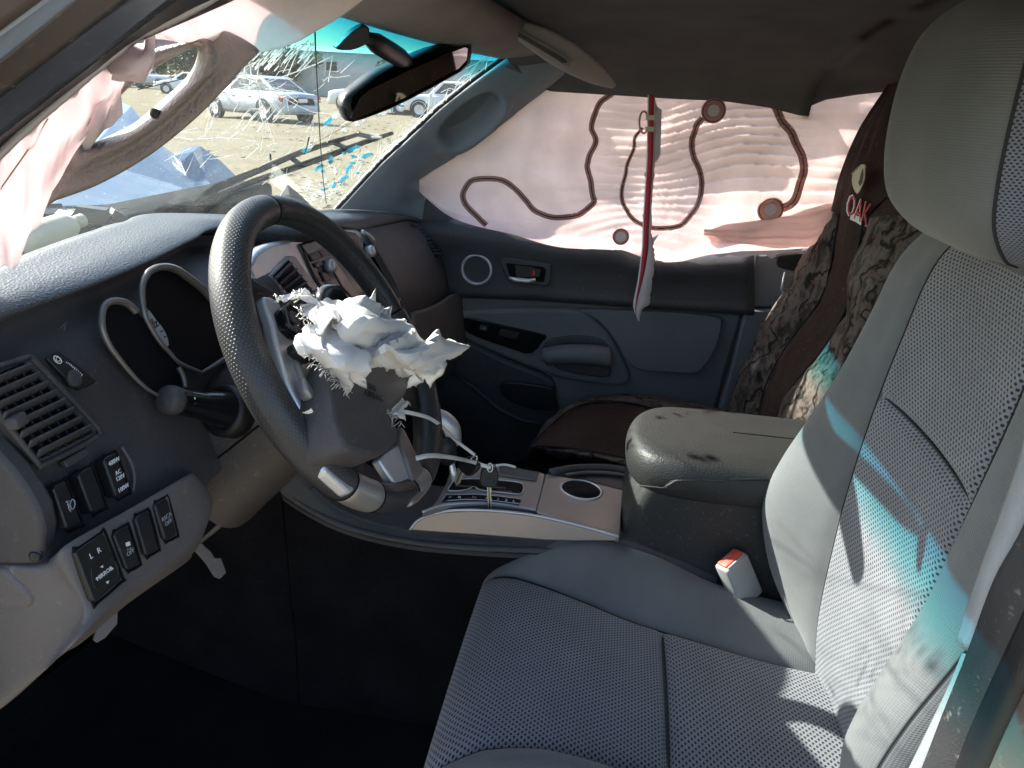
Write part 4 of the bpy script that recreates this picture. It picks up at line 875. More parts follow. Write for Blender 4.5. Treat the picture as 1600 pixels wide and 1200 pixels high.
# cushion
far = [(832, 690, .40), (862, 655, .40), (905, 624, .40), (980, 614, .40), (1060, 626, .40), (1130, 640, .40), (1260, 650, .40)]
rows = [[PZ(826, 722, .20), PZ(845, 676, .27), PZ(900, 632, .22), PZ(985, 622, .27), PZ(1065, 634, .27), PZ(1160, 650, .27), PZ(1300, 660, .27)],
 [PZ(826, 700, .33), PZ(860, 655, .34), PZ(905, 627, .35), PZ(980, 616, .365), PZ(1055, 626, .37), PZ(1130, 640, .37), PZ(1260, 655, .37)],
 [PZ(829, 698, .345), PZ(865, 662, .355), PZ(908, 634, .37), PZ(975, 630, .375), PZ(1040, 645, .375), PZ(1110, 660, .37), PZ(1240, 675, .37)],
 [PZ(830, 700, .35), PZ(850, 684, .36), PZ(900, 668, .37), PZ(965, 662, .37), PZ(1020, 680, .365), PZ(1080, 700, .36), PZ(1200, 720, .36)],
 [PZ(830, 703, .35), PZ(840, 698, .36), PZ(880, 694, .37), PZ(935, 697, .37), PZ(1000, 712, .365), PZ(1060, 730, .36), PZ(1180, 750, .36)],
 [PZ(826, 708, .34), PZ(832, 704, .35), PZ(860, 706, .36), PZ(915, 714, .365), PZ(980, 728, .36), PZ(1040, 745, .355), PZ(1160, 770, .355)],
 [PZ(815, 740, .26), PZ(826, 728, .28), PZ(850, 728, .28), PZ(905, 734, .28), PZ(975, 750, .28), PZ(1040, 770, .28), PZ(1160, 800, .28)]]
A = fine(rows, 8, 8); A[:, :, 2] = np.minimum(A[:, :, 2], .383)
sheet('far_camouflage_edge', wrinkle(A[:17], .004, 24), 'camo', ps); sheet('cushion_centre', wrinkle(A[16:37], .002, 20), 'brown', ps); sheet('near_camouflage_edge', wrinkle(A[36:], .004, 24), 'camo', ps)
obj('cushion_piping', *tube(A[16][::3]+np.array([0, 0, .004]), .002, 6), 'thread', ps); obj('cushion_piping', *tube(A[36][::3]+np.array([0, 0, .004]), .002, 6), 'thread', ps)

# ------------------------------------------------------------------ CENTRE CONSOLE
cc = thing('center_console', 'dark centre console with silver shifter plate, cup holder and padded armrest lid', 'console', (.36, -.4, .02))
a_, b_, c_ = PX(735, 797, .225), PX(968, 839, .225), PX(853, 740, .40)
CT = Plane((a_+b_)/2, np.cross(b_-a_, c_-a_)); CT.n = CT.n if CT.n[2] > 0 else -CT.n
# tunnel side and lip
topl = [(430, 700), (470, 745), (520, 792), (570, 815), (610, 826), (640, 832), (720, 838), (800, 843), (870, 846), (975, 848), (1120, 905)]; lipl = [(405, 735), (440, 775), (500, 812), (550, 832), (600, 845), (660, 855), (730, 861), (800, 865), (870, 868), (975, 873), (1120, 930)]
rows = []
for (x, y), (x2, y2) in zip(topl, lipl):
    kx = max(0, (x-870)/250); a = PX(x, y, .224+.024*kx); b = PX(x2, y2, .207+.034*kx); rows.append([a+np.array([.16, 0, .0]), a+np.array([.02, 0, .003]), a, a*.5+b*.5+np.array([-.003, 0, 0]), b, b+np.array([.006, 0, -.012]), np.array([.222, b[1], .12]), np.array([.222, b[1], .0])])
rows.insert(0, [p+np.array([0, .35, .10]) for p in rows[0]]); A = fine(rows, 4, 4); sheet('tunnel_side', A[:, :21], 'dash', cc); sheet('tunnel_carpet', A[:, 20:], 'carpet', cc)
fin = [(638, 829), (646, 819), (656, 811), (672, 804), (693, 799.5), (735, 797), (783, 799), (839, 806), (909, 822), (966, 838), (963, 846), (900, 846), (853, 845), (741, 836), (690, 833)]
plate('silver_fin', fin, Plane((.206, 0, .42), (-.97, 0, .25)), .012, 'bronze', cc, bevel=.0025)
obj('fin_edge', *tube([Plane((.206, 0, .42), (-.97, 0, .25))(x, y, .0005) for x, y in cr([(640, 828), (656, 811), (693, 799.5), (735, 797), (783, 799), (839, 806), (909, 822), (966, 838)], 6)], .0022, 6), 'silver', cc)
sp2 = [(660, 800), (674, 792), (684, 778), (698, 752), (702, 738), (720, 727), (760, 724), (782, 725), (842, 737), (853, 741), (846, 768), (839, 797), (820, 795), (790, 790), (757, 787), (712, 788), (684, 792)]
plate('shifter_plate', sp2, CT, .012, 'satin', cc, h=.004, bevel=.0025)
obj('plate_edge', *tube([CT(x, y, .004) for x, y in cr([(660, 800), (684, 791), (712, 787), (757, 786), (790, 789), (820, 794.5), (838, 798)], 6)], .0020, 6), 'silver', cc)
plate('cup_plate', [(853, 740), (910, 750), (974, 766), (971, 802), (968, 838), (900, 819), (837, 800), (846, 768)], CT, .012, 'satin', cc, h=.002, bevel=.002)
def loop(name, pts, h, r, mat, parent, pl=CT, n=3): return obj(name, *tube([pl(x, y, h) for x, y in cr(pts, n, True)], r, 6, closed=True), mat, parent)
gate = [(700, 766), (704, 758), (711, 750), (740, 748), (780, 750), (812, 754), (818, 759), (817, 768), (810, 772), (780, 769), (752, 766), (740, 761), (730, 765), (715, 767)]
g_ = plate('shift_gate', gate, CT, .004, 'lens', cc, h=.0052, bevel=0); loop('gate_rim', gate, .0055, .0013, 'silver', g_)
for a, b, c, d in ((712, 757, 745, 759), (760, 758, 790, 761), (778, 764, 800, 767)): plate('gate_step', [(a, b), (c, d), (c-1, d+3), (a-1, b+3)], CT, .003, 'black', g_, h=.0065, bevel=.0005)
win = [(690, 783), (697, 773), (740, 772), (780, 775), (814, 780), (811, 787), (770, 782), (730, 780), (700, 782)]
w_ = plate('gear_window', win, CT, .004, 'lens', cc, h=.0058, bevel=0); loop('window_rim', win, .006, .0008, 'silver', w_, n=1)
for s, x, y in (('P', 703, 777), ('R', 718, 777), ('N', 741, 777), ('D', 762, 778.5), ('3', 778, 780), ('2', 791, 781.5), ('L', 803, 783)):
    text('gear_letter', s, CT, (x, y), .010, 'white' if s in 'RD2L' else 'print_grey', w_, right=(0, -1, 0), h=.0062)
tray = [(781, 727.5), (842, 738), (838, 751), (780, 742)]
t_ = plate('coin_tray', tray, CT, .003, 'headliner', cc, h=.0055, bevel=0); loop('tray_rim', tray, .006, .001, 'satin', t_, n=1)
c = CT(908, 765, .003); rr = .0335
ring = obj('cup_holder', *lathe(c, CT.n, [(rr*1.10, -.004), (rr*1.10, .001), (rr*1.03, .0022), (rr, .0005), (rr*.94, -.006)], 48), 'silver', cc)
obj('cup_well', *lathe(c, CT.n, [(rr*1.0, -.0015), (rr*.99, .0004), (.001, .0006)], 48), 'lens', ring)
# far tray behind cup plate
far_t = [(856, 735), (880, 731), (930, 728), (992, 733), (1000, 772), (974, 765), (910, 749), (870, 742)]
ft = plate('side_tray', far_t, CT, .02, 'dash', cc, h=-.004, bevel=.003, spline=2)
obj('tray_wall', *tube([CT(x, y, .006) for x, y in cr([(860, 738), (900, 731), (950, 731), (996, 738)], 5)], .007, 8), 'dash', cc); obj('tray_rim', *tube([CT(x, y, .002) for x, y in cr([(884, 742), (920, 738), (960, 740), (992, 746)], 5)], .0035, 8), 'grey', ft)
# armrest box: body and lid
def rbox(name, x0, x1, y0, y1, z0, z1, r, mat, parent, bseg=4, **kw): V, F = abox(x0, x1, y0, y1, z0, z1); return obj(name, V, F, mat, parent, bevel=r, bseg=bseg, **kw)
V = []; rows = []
for z, yf, xa in ((.05, -.30, .250), (.30, -.335, .250), (.40, -.350, .250), (.455, -.358, .250), (.50, -.372, .249), (.53, -.385, .249)):
    r = []
    for a in np.linspace(0, 1, 12): # round the front corners
        th = a*math.pi/2; r.append((xa+.028*(1-math.sin(th)), yf-.028*(1-math.cos(th)), z))
    rows.append([(xa, -.85, z)]+[(xa, yf-.06, z)]+r[:0]+[(xa+.022*(1-math.cos(t)), yf-.022+.022*math.sin(t), z) for t in np.linspace(0, math.pi/2, 7)]+[(.35, yf+.004, z)]+[(.478-.022*(1-math.cos(t)), yf-.022+.022*math.sin(t), z) for t in np.linspace(math.pi/2, 0, 7)]+[(.478, -.85, z)])
sheet('box_body', rows, 'arm_side', cc)
lid = [(.240, -.85), (.236, -.56), (.236, -.46), (.240, -.420), (.254, -.386), (.282, -.364), (.318, -.354), (.36, -.351), (.40, -.355), (.436, -.370), (.464, -.400), (.475, -.45), (.476, -.56), (.474, -.85)]
prof = [(0, .516, -.006), (0, .522, 0), (0, .545, .003), (0, .562, 0), (0, .573, -.006), (0, .579, -.016), (0, .582, -.032)]
L = cr(lid, 5); cx = np.array([.357, -.62]); rows = []
def inset(L, d):
    T = np.gradient(L, axis=0); n = np.stack([T[:, 1], -T[:, 0]], 1); n /= np.linalg.norm(n, axis=1, keepdims=True); 
    if (n[len(n)//2] @ np.array([0, 1])) < 0: n = -n
    return L+n*d
for _, z, d in prof: q = inset(L, d); rows.append([(x, y, z+.012*np.clip((-.36-y)/.4, 0, .5)*0) for x, y in q])
for k in (.86, .6, .3, .02): rows.append([(.357+(x-.357)*k, (-.52+(y+.52)*k if y > -.52 else y), .5835+.003*(1-k)) for x, y in inset(L, -.034)])
sheet('armrest_lid', fine(np.array(rows), 2, 1), 'arm', cc)
LS = Plane((.2375, 0, 0), (-1, 0, 0))
plate('lid_latch', [(1038, 764), (1050, 754), (1065, 750), (1132, 751), (1131, 762), (1124, 770), (1100, 770), (1060, 766)], LS, .006, 'arm', cc, h=.0035, spline=2, bevel=.0012)
obj('lid_gap', *tube([LS(x, y, .0006) for x, y in [(1000, 759), (1036, 763), (1050, 752), (1066, 748), (1130, 749), (1200, 750)]], .0016, 6), 'thread', cc)
# shift lever
sl = thing('gear_shifter', 'silver topped gear shifter standing behind the steering wheel', 'gear shifter', CT(720, 755))
kb = PX(684, 668, .335)
obj('shaft', *tube([CT(712, 757, .0), PX(705, 720, .325), kb+np.array([0, 0, -.02])], [.006, .006, .007], 10), 'chrome', sl)
obj('boot', *lathe(PX(700, 715, .325), (0, .1, 1), [(.012, -.01), (.016, .0), (.017, .02), (.014, .04)], 16), 'black', sl)
kn = obj('knob', *tube(cr([kb+np.array([0, .03, .005]), kb+np.array([0, .015, .012]), kb+np.array([.002, -.005, .010]), kb+np.array([.004, -.018, -.004]), kb+np.array([.004, -.02, -.03]), kb+np.array([.003, -.014, -.055])], 5), [.012, .014, .016, .017, .017, .017, .017, .017, .017, .017, .017, .017, .017, .017, .016, .016, .016, .016, .015, .015, .015, .014, .014, .014, .012, .010], 14), 'black', sl)
obj('knob_cap', *tube(cr([kb+np.array([0, .034, .006]), kb+np.array([0, .015, .0155]), kb+np.array([.002, -.006, .014]), kb+np.array([.004, -.021, -.002]), kb+np.array([.004, -.024, -.028])], 5), .0172, 14), 'silver', kn)

# ------------------------------------------------------------------ DASHBOARD
dash = thing('dashboard', 'dark dashboard with round gauge pods, air vents, switches and radio', 'dashboard', (.35, .2, .5))
FP = Plane((0, .152, .80), (0, -.961, .275))
# soft top pad: brow, crest, back, and an unseen skirt added to block stray sun
brow = [(-.40, .160, .898), (-.30, .166, .900), (-.18, .172, .900), (-.06, .186, .900), (.05, .208, .899), (.16, .232, .893)]
brow = [np.array(b) for b in brow]+[PX(470, 366, .26), PX(528, 353, .40), PX(564, 357, .55), PX(600, 351, .75), PX(642, 344, .97), PX(664, 352, 1.045)]
crest = [b+np.array([0, .10, .012]) for b in brow[:6]]+[PX(460, 338, .30)+np.array([0, .0, 0]), PX(500, 328, .46), PX(548, 327, .62), PX(598, 331, .82), PX(642, 339, 1.0), PX(668, 346, 1.06)]
def clampws(p): p = np.array(p); p[1] = min(p[1], y_ws(p[0], p[2])-.015); return p
rows = []
for i, (b, c) in enumerate(zip(brow, crest)):
    c = clampws(c)
    fwd = np.array([0, .03 if i < 6 else .02, -.012 if i < 6 else -.018])
    rows.append([b+fwd, b+np.array([0, .006, -.006]), b, b*.72+c*.28+np.array([0, -.004, .005]), b*.35+c*.65+np.array([0, 0, .004]), c, clampws(c+np.array([0, .06, -.012])), clampws(c+np.array([0, .20, -.06])), clampws(c+np.array([0, .20, -.06]))+np.array([0, -.01, -.35])])
A = fine(rows, 8, 6); sheet('top_pad', A, 'dash_top', dash)
# driver face below the brow
rows = []
for x in (-.335, -.25, -.15, -.05, .05, .14, .20):
    b = np.array([np.interp(x, [q[0] for q in brow[:7]], [q[j] for q in brow[:7]]) for j in range(3)])
    rows.append([b+np.array([0, .03, -.012]), b+np.array([0, .028, -.03]), (x, .168, .835), (x, .151, .775), (x, .1295, .70), (x, .119, .665), (x, .135, .655)])
sheet('driver_face', fine(rows, 4, 6), 'dash', dash)
# end cap towards the open door
EP = Plane((-.336, 0, 0), (-1, 0, 0))
plate('end_cap', [(-70, 640), (0, 716), (20, 738), (41, 768), (58, 800), (66, 832), (63, 884), (0, 886), (-70, 886)], EP, .02, 'dash', dash, bevel=.005)
plate('end_recess', [(-70, 890), (6, 889), (30, 912), (47, 930), (52, 944), (40, 953), (0, 954), (-70, 950)], EP, .015, 'grey', dash, h=.005, bevel=.005, bseg=4)
obj('screw_cap', *lathe(EP(53, 871, .001), (-1, 0, 0), [(.005, -.01), (.005, .0), (.003, .0012), (.001, .0004)], 14), 'black', dash)
# lower grey driver panel
LPn = Plane((0, .098, .68), (0, -.97, .24))
E_p = lambda x, y: EP(x, y, .002)
L_p = lambda x, y, h=.004: LPn(x, y, h)
rows = [[E_p(-90, 888)+np.array([.01, .01, 0]), E_p(0, 886)+np.array([.008, 0, 0]), E_p(72, 885)+np.array([.008, .006, 0]), L_p(106, 851, -.004), L_p(200, 797, -.004), L_p(292, 742, -.004), L_p(300, 741, -.03)],
 [E_p(-90, 892), E_p(0, 890), E_p(75, 889), L_p(106, 855), L_p(202, 801), L_p(297, 745), L_p(305, 746, -.03)],
 [E_p(-90, 950), E_p(0, 938), E_p(99, 920), L_p(126, 902), L_p(222, 848), L_p(315, 768), L_p(322, 770, -.03)],
 [E_p(-90, 1010), E_p(0, 990), E_p(117, 952), L_p(140, 936), L_p(234, 880), L_p(325, 797), L_p(330, 797, -.03)],
 [E_p(-90, 1070), E_p(0, 1040), E_p(106, 990), L_p(140, 965), L_p(234, 901), L_p(305, 848), L_p(312, 850, -.03)],
 [E_p(-90, 1160), E_p(0, 1108), E_p(68, 1050), L_p(112, 1008, -.002), L_p(196, 938, -.008), L_p(280, 880, -.008), L_p(300, 866, -.03)],
 [E_p(-90, 1165)+np.array([.03, .02, 0]), E_p(0, 1114)+np.array([.03, .02, 0]), E_p(72, 1054)+np.array([.03, .02, 0]), L_p(116, 1012, -.03), L_p(200, 943, -.03), L_p(284, 884, -.03), L_p(300, 870, -.04)]]
sheet('lower_panel', fine(rows, 6, 8), 'grey', dash)
obj('panel_groove', *tube([LPn(x, y, .0035) for x, y in cr([(270, 767), (284, 790), (291, 812), (288, 828)], 5)], .0022, 6), 'grey', dash)
obj('face_groove', *tube([FP(x, y, .001) for x, y in cr([(190, 698), (204, 722), (210, 745), (208, 768)], 5)], .0016, 6), 'grey', dash)
# gauge pods
def pod(name, ring, lens, lab, extra=None):
    pl = Plane((0, .150, .80), (0, -.961, .275)); l_ = plate(name, lens, pl, .002, 'lens', dash, h=.003, spline=3, bevel=0, label=None) if False else plate(name, lens, pl, .002, 'lens', dash, h=.003, spline=3, bevel=0)
    for r, w in ring: 
        P = cr(r, 8); n = len(P); obj('ring', *tube([pl(x, y, .006) for x, y in P], np.interp(np.linspace(0, 1, n), [0, .5, 1], w), 8), 'ring', l_)
    return l_, pl
p1, PP = pod('gauge_pod', [([(213, 487), (198, 474), (181, 470), (167, 474), (160, 487), (160, 513), (170, 538), (187, 562), (208, 587), (228, 606), (247, 618)], (.0040, .0032, .0016)), ([(279, 574), (286, 588), (290, 606)], (.0028, .003, .003))], [(162, 490), (170, 475), (185, 472), (205, 480), (216, 489), (240, 520), (262, 548), (280, 573), (289, 605), (247, 616), (205, 584), (172, 540), (161, 513)], '')
p2, PP = pod('gauge_pod', [([(330, 466), (315, 450), (292, 432), (275, 421), (257, 417), (242, 420), (230, 429), (222, 450), (225, 487), (236, 512), (250, 534), (266, 552), (281, 567), (315, 582)], (.0052, .0034, .0018)), ([(315, 582), (334, 571), (356, 557), (370, 549)], (.0016, .0028, .0028))], [(224, 452), (231, 431), (245, 421), (260, 419), (290, 433), (330, 467), (372, 505), (385, 545), (354, 557), (315, 580), (281, 566), (250, 533), (227, 488)], '')
dg = plate('lit_dial_scale', [(227, 482), (234, 486), (244, 500), (256, 515), (263, 532), (262, 542), (250, 530), (236, 507), (228, 492)], PP, .001, 'print_grey', p2, h=.0048, spline=2, bevel=0)  # pale grey wedge colours in the lit patch of the dial
text('numeral', '80', PP, (240, 506), .011, 'black', dg, h=.0054, rot=-40)
for i, (x, y, x2, y2) in enumerate(((231, 484, 229, 489), (245, 501, 242, 505), (249, 507, 246, 510), (255, 516, 251, 519), (260, 526, 256, 527))): obj('tick', *tube([PP(x, y, .0052), PP(x2, y2, .0052)], .0006, 4), 'black', dg)
obj('air_mark', *tube([FP(x, y, .0006) for x, y in [(95, 512), (103, 503), (100, 517)]], .0005, 4), 'grey', dash)
# left air vent
vent = plate('air_vent', [(-45, 594), (36, 559), (46, 558), (55, 566), (153, 670), (152, 678), (146, 684), (72, 723), (60, 721), (52, 713), (-20, 622)], FP, .02, 'dash', dash, h=.006, bevel=.003)
plate('vent_throat', [(-42, 600), (40, 566), (147, 675), (66, 716)], FP, .002, 'lens', vent, h=.0072, bevel=0)
tl, tr_, br, bl = np.array([(-42, 600), (40, 566), (147, 675), (66, 716)], float)
for i in range(8):
    k = (i+.5)/8; a = tl+(bl-tl)*k; b = tr_+(br-tr_)*k; A_, B_ = FP(*a, .011), FP(*b, .011); d_ = unit(B_-A_); u_ = unit(np.array([0, -.5, .85])); u_ = unit(u_-d_*(u_ @ d_))
    obj('slat', *box((A_+B_)/2, d_, u_, np.cross(d_, u_), np.linalg.norm(B_-A_)/2, .0042, .0011), 'dash', vent, bevel=.0006)
for i in range(6):
    k = (i+.7)/6; a = tl+(tr_-tl)*k; b = bl+(br-bl)*k; A_, B_ = FP(*a, .0085), FP(*b, .0085); d_ = unit(B_-A_)
    obj('vane', *box((A_+B_)/2, d_, FP.n, np.cross(d_, FP.n), np.linalg.norm(B_-A_)/2, .0022, .0008), 'black', vent, smooth=False)
loop('vent_frame', [(-48, 592), (36, 560), (46, 559), (56, 567), (152, 668), (154, 677), (147, 685), (70, 725), (58, 722), (-20, 622)], .006, .0028, 'dash', vent, FP, 3)
obj('vent_knob', *box(FP(25, 658, .014), (1, 0, .1), (0, .3, .95), FP.n, .0065, .0052, .006), 'dash', vent, bevel=.002)
# dimmer
dm = plate('dimmer', [(73, 560), (93, 548), (122, 570), (152, 596), (138, 604), (125, 610), (97, 585)], FP, .004, 'black', dash, h=.003, bevel=.001)
obj('dial', *lathe(FP(111, 592, .000), FP.n, [(.0078, 0), (.0078, .0045), (.0066, .0054), (.001, .0054)], 24), 'dash', dm)
obj('dimmer_icon', *tube([FP(90+6.0*math.cos(a), 562+5*math.sin(a)+3.2*math.cos(a), .0042) for a in np.linspace(0, 6.283, 20)[:-1]], .00055, 4, closed=True), 'white', dm)
text('dimmer_symbol', 'C', FP, (90, 562), .006, 'white', dm, h=.0042)
for i in range(10):
    k = i/9; x, y = 104+24*k, 566+20*k**1.35; l = 1+2*k; obj('tick', *tube([FP(x, y-l*.4, .0042), FP(x-1.2*l*.6, y+l, .0042)], .0004+.0003*k, 4), 'white', dm)
# switches
def switch(pts, pl, texts=(), nm='switch'):
    s_ = plate(nm, pts, pl, .012, 'black', dash, h=.009, bevel=.0022, bseg=3)
    q = np.array(pts, float); c = q.mean(0); loop('bezel', [tuple(c+(p-c)*1.06) for p in q], .0062, .0012, 'lens', s_, pl, 2)
    for (t_, x, y, sz, mt) in texts: text('symbol', t_, pl, (x, y), sz, mt, s_, h=.0094, rot=-4)
    return s_
s_ = switch([(83, 764), (89, 757), (99, 752), (104, 753), (128, 815), (126, 820), (110, 827), (104, 824)], FP)
for q in ([(112, 781), (115, 783), (116, 789), (114, 794), (111, 796)],): loop('symbol', [(113, 780), (117, 785), (116, 792), (112, 796), (109, 789)], .0096, .0005, 'print_grey', s_, FP, 3)
for k in range(3): obj('symbol', *tube([FP(103+1.6*k, 789+4*k-4, .0096), FP(109+1.2*k, 785+4*k-2, .0096)], .0005, 4), 'print_grey', s_)
obj('symbol', *tube([FP(x, y, .0096) for x, y in [(104, 782), (107, 788), (107, 794), (111, 800)]], .0005, 4), 'print_grey', s_)
switch([(122, 743), (128, 736), (140, 730), (145, 731), (165, 788), (163, 793), (149, 801), (143, 800)], FP, nm='blank_switch')
switch([(162, 719), (168, 713), (178, 708), (183, 711), (202, 766), (199, 770), (187, 777), (181, 775)], FP, [('400W', 178.5, 721, .0058, 'white'), ('AC\n120V', 186.5, 742, .0056, 'white'), ('100W', 193, 762.5, .0058, 'white')])
plate('slot_cover', [(100, 720), (135, 698), (142, 711), (106, 731)], FP, .006, 'dash', dash, h=.0045, bevel=.0012)
mp = switch([(118, 864), (124, 858), (158, 835), (164, 835), (190, 902), (189, 907), (151, 940), (146, 938)], LPn, [('L', 142.5, 869, .0068, 'white'), ('R', 155, 860, .0068, 'white'), ('MIRROR', 163.5, 896, .0052, 'white')], 'mirror_switch')
for tri in ([(157, 886), (161, 883), (161.5, 887)], [(150, 905), (153, 902), (153.5, 907)], [(174, 886), (178, 888), (175, 891)], [(166, 909), (171, 907), (169, 912)]): plate('arrow', tri, LPn, .0006, 'white', mp, h=.0096, bevel=0)
loop('knob_rim', [(142, 893), (147, 882), (165, 873), (179, 878), (184, 892), (180, 908), (162, 923), (147, 916)], .0086, .0009, 'black', mp, LPn, 3)
switch([(178, 837), (184, 830), (198, 822), (202, 824), (218, 876), (217, 882), (203, 890), (198, 888)], LPn, [('OFF', 204, 863, .0056, 'print_grey')])
sw3 = [c for c in dash.children if c.name.startswith('switch')][-1]
plate('symbol', [(197, 848), (203, 846), (204, 852), (198, 854)], LPn, .0006, 'white', sw3, h=.0096, bevel=0)
for a in ((199, 857), (203, 855)): obj('symbol', *tube([LPn(a[0], a[1], .0096), LPn(a[0]+2, a[1]+1.5, .0096), LPn(a[0]-.5, a[1]+3, .0096)], .0004, 4), 'print_grey', sw3)
switch([(212, 811), (217, 805), (229, 799), (234, 801), (248, 854), (246, 859), (233, 867), (228, 866)], LPn, nm='blank_switch')
switch([(242, 790), (247, 785), (258, 778), (263, 780), (277, 833), (275, 837), (262, 844), (257, 841)], LPn, [('RSCA\nOFF', 262, 812, .0060, 'print_grey')])
# steering column shroud and stalk
wn_ = np.array([0, -math.cos(rad(30.2)), math.sin(rad(30.2))]); WU = np.array([0, math.sin(rad(30.2)), math.cos(rad(30.2))]); WR = np.array([1., 0, 0]); WC = np.array([-.006, -.002, .793])
rows = []
for h, ra, rb_, dz in ((-.045, .052, .056, -.012), (-.055, .063, .066, -.016), (-.09, .067, .072, -.022), (-.15, .076, .080, -.034), (-.22, .090, .090, -.046)):
    c = WC+wn_*h+WU*dz; rows.append([c+WR*ra*math.copysign(abs(math.cos(a))**.65, math.cos(a))+WU*rb_*math.copysign(abs(math.sin(a))**.65, math.sin(a)) for a in np.linspace(0, 2*math.pi, 41)])
sheet('column_shroud', fine(rows, 4, 1), 'dash_soft', dash)
obj('shroud_seam', *tube([np.array(r[20])+np.array([-.0006, 0, 0]) for r in rows], .0012, 6), 'lens', dash)
sb0, sb1 = PX(352, 641, -.085), PX(272, 626, -.146); L = cr([sb0, sb0*.7+sb1*.3, sb0*.35+sb1*.65, sb1], 6)
stk = obj('stalk', *tube(L, np.interp(np.linspace(0, 1, len(L)), [0, .3, .55, .8, 1], [.0215, .0185, .0150, .0142, .0148]), 24), 'gloss_black', dash)
ea = unit(sb1-sb0); obj('stalk_end', *lathe(sb1, ea, [(.0146, -.003), (.0152, .001), (.0152, .006), (.0142, .0105), (.011, .0130), (.001, .0138)], 28), 'dash', stk)
obj('boss', *lathe(PX(348, 641, -.082), ea, [(.030, -.02), (.030, -.002), (.027, .004), (.0225, .003)], 32), 'black', stk)
for k in (0, 1): plate('stalk_mark', [(302.5, 621+k*7), (305, 620.5+k*7), (305.5, 624+k*7), (303, 624.5+k*7)], Plane(PX(304, 624, -.121)-np.array([.013, .012, 0]), unit(CAM-PX(304, 624, -.121))), .0005, 'white', stk, h=.003, bevel=0)
# centre stack
CS = Plane((.36, .150, .78), (0, -.95, .31))
stack = plate('center_panel', [(388, 420), (393, 405), (402, 390), (420, 379), (444, 374), (480, 362), (522, 352), (545, 353), (563, 360), (578, 371), (602, 408), (626, 452), (626, 475), (610, 520), (570, 570), (500, 580), (450, 530), (412, 465)], CS, .05, 'silver', dash, spline=2, bevel=.008, bseg=3)
rd = plate('radio', [(468, 381), (500, 371), (540, 360), (556, 363), (567, 374), (588, 405), (606, 440), (614, 468), (600, 520), (550, 535), (518, 472), (492, 434)], CS, .01, 'gloss_black', dash, h=.004, bevel=.003)
plate('display', [(472, 384), (494, 377), (518, 371), (524, 378), (500, 389), (482, 398)], CS, .003, 'screen', rd, h=.0055, bevel=.0006); plate('display', [(529, 361), (548, 362), (556, 370), (541, 374), (534, 368)], CS, .003, 'screen', rd, h=.0055, bevel=.0006)
plate('disc_strip', [(514, 408), (526, 410), (561, 462), (558, 466), (545, 463)], CS, .003, 'bronze', rd, h=.0065, bevel=.0008)
for x, y in ((511, 417), (574, 394)): obj('radio_knob', *lathe(CS(x, y, .004), CS.n, [(.011, 0), (.011, .010), (.0095, .013), (.001, .0135)], 24), 'silver', rd)
M['btn'] = plastic('radio_button', (.055, .040, .036), .4, 0, 0, .1)
for pts in ([(484, 398), (497, 393), (503, 402), (490, 408)], [(499, 392), (510, 388), (516, 397), (505, 401)], [(492, 411), (503, 407), (506, 413), (496, 418)], [(502, 424), (511, 427), (518, 438), (509, 440)], [(511, 441), (520, 441), (526, 451), (516, 453)], [(518, 456), (528, 454), (534, 464), (524, 467)], [(547, 378), (557, 374), (562, 382), (552, 386)], [(556, 388), (563, 385), (566, 391), (560, 394)], [(574, 404), (581, 404), (587, 414), (580, 416)], [(581, 418), (588, 418), (594, 428), (587, 430)], [(588, 432), (594, 432), (599, 442), (593, 444)]):
    plate('radio_button', pts, CS, .004, 'btn', rd, h=.0072, bevel=.0008)
v2 = plate('stack_vent', [(422, 430), (452, 399), (462, 400), (508, 464), (506, 472), (480, 486), (452, 470)], CS, .012, 'satin', dash, h=.005, bevel=.0025)
plate('vent_throat', [(427, 431), (451, 406), (497, 465), (480, 477), (456, 464)], CS, .002, 'lens', v2, h=.0058, bevel=0)
for i in range(6):
    k = (i+.5)/6; a = np.array([427, 431])+(np.array([470, 478])-np.array([427, 431]))*k; b = np.array([451, 406])+(np.array([497, 465])-np.array([451, 406]))*k; A_, B_ = CS(*a, .008), CS(*b, .008); d_ = unit(B_-A_)
    obj('slat', *box((A_+B_)/2, d_, CS.n, np.cross(d_, CS.n), np.linalg.norm(B_-A_)/2, .003, .0012), 'dash', v2, bevel=.0005)
obj('frame_edge', *tube([CS(x, y, .004) for x, y in cr([(566, 362), (580, 373), (602, 408), (624, 450), (626, 470)], 6)], .0045, 8), 'silver', dash)
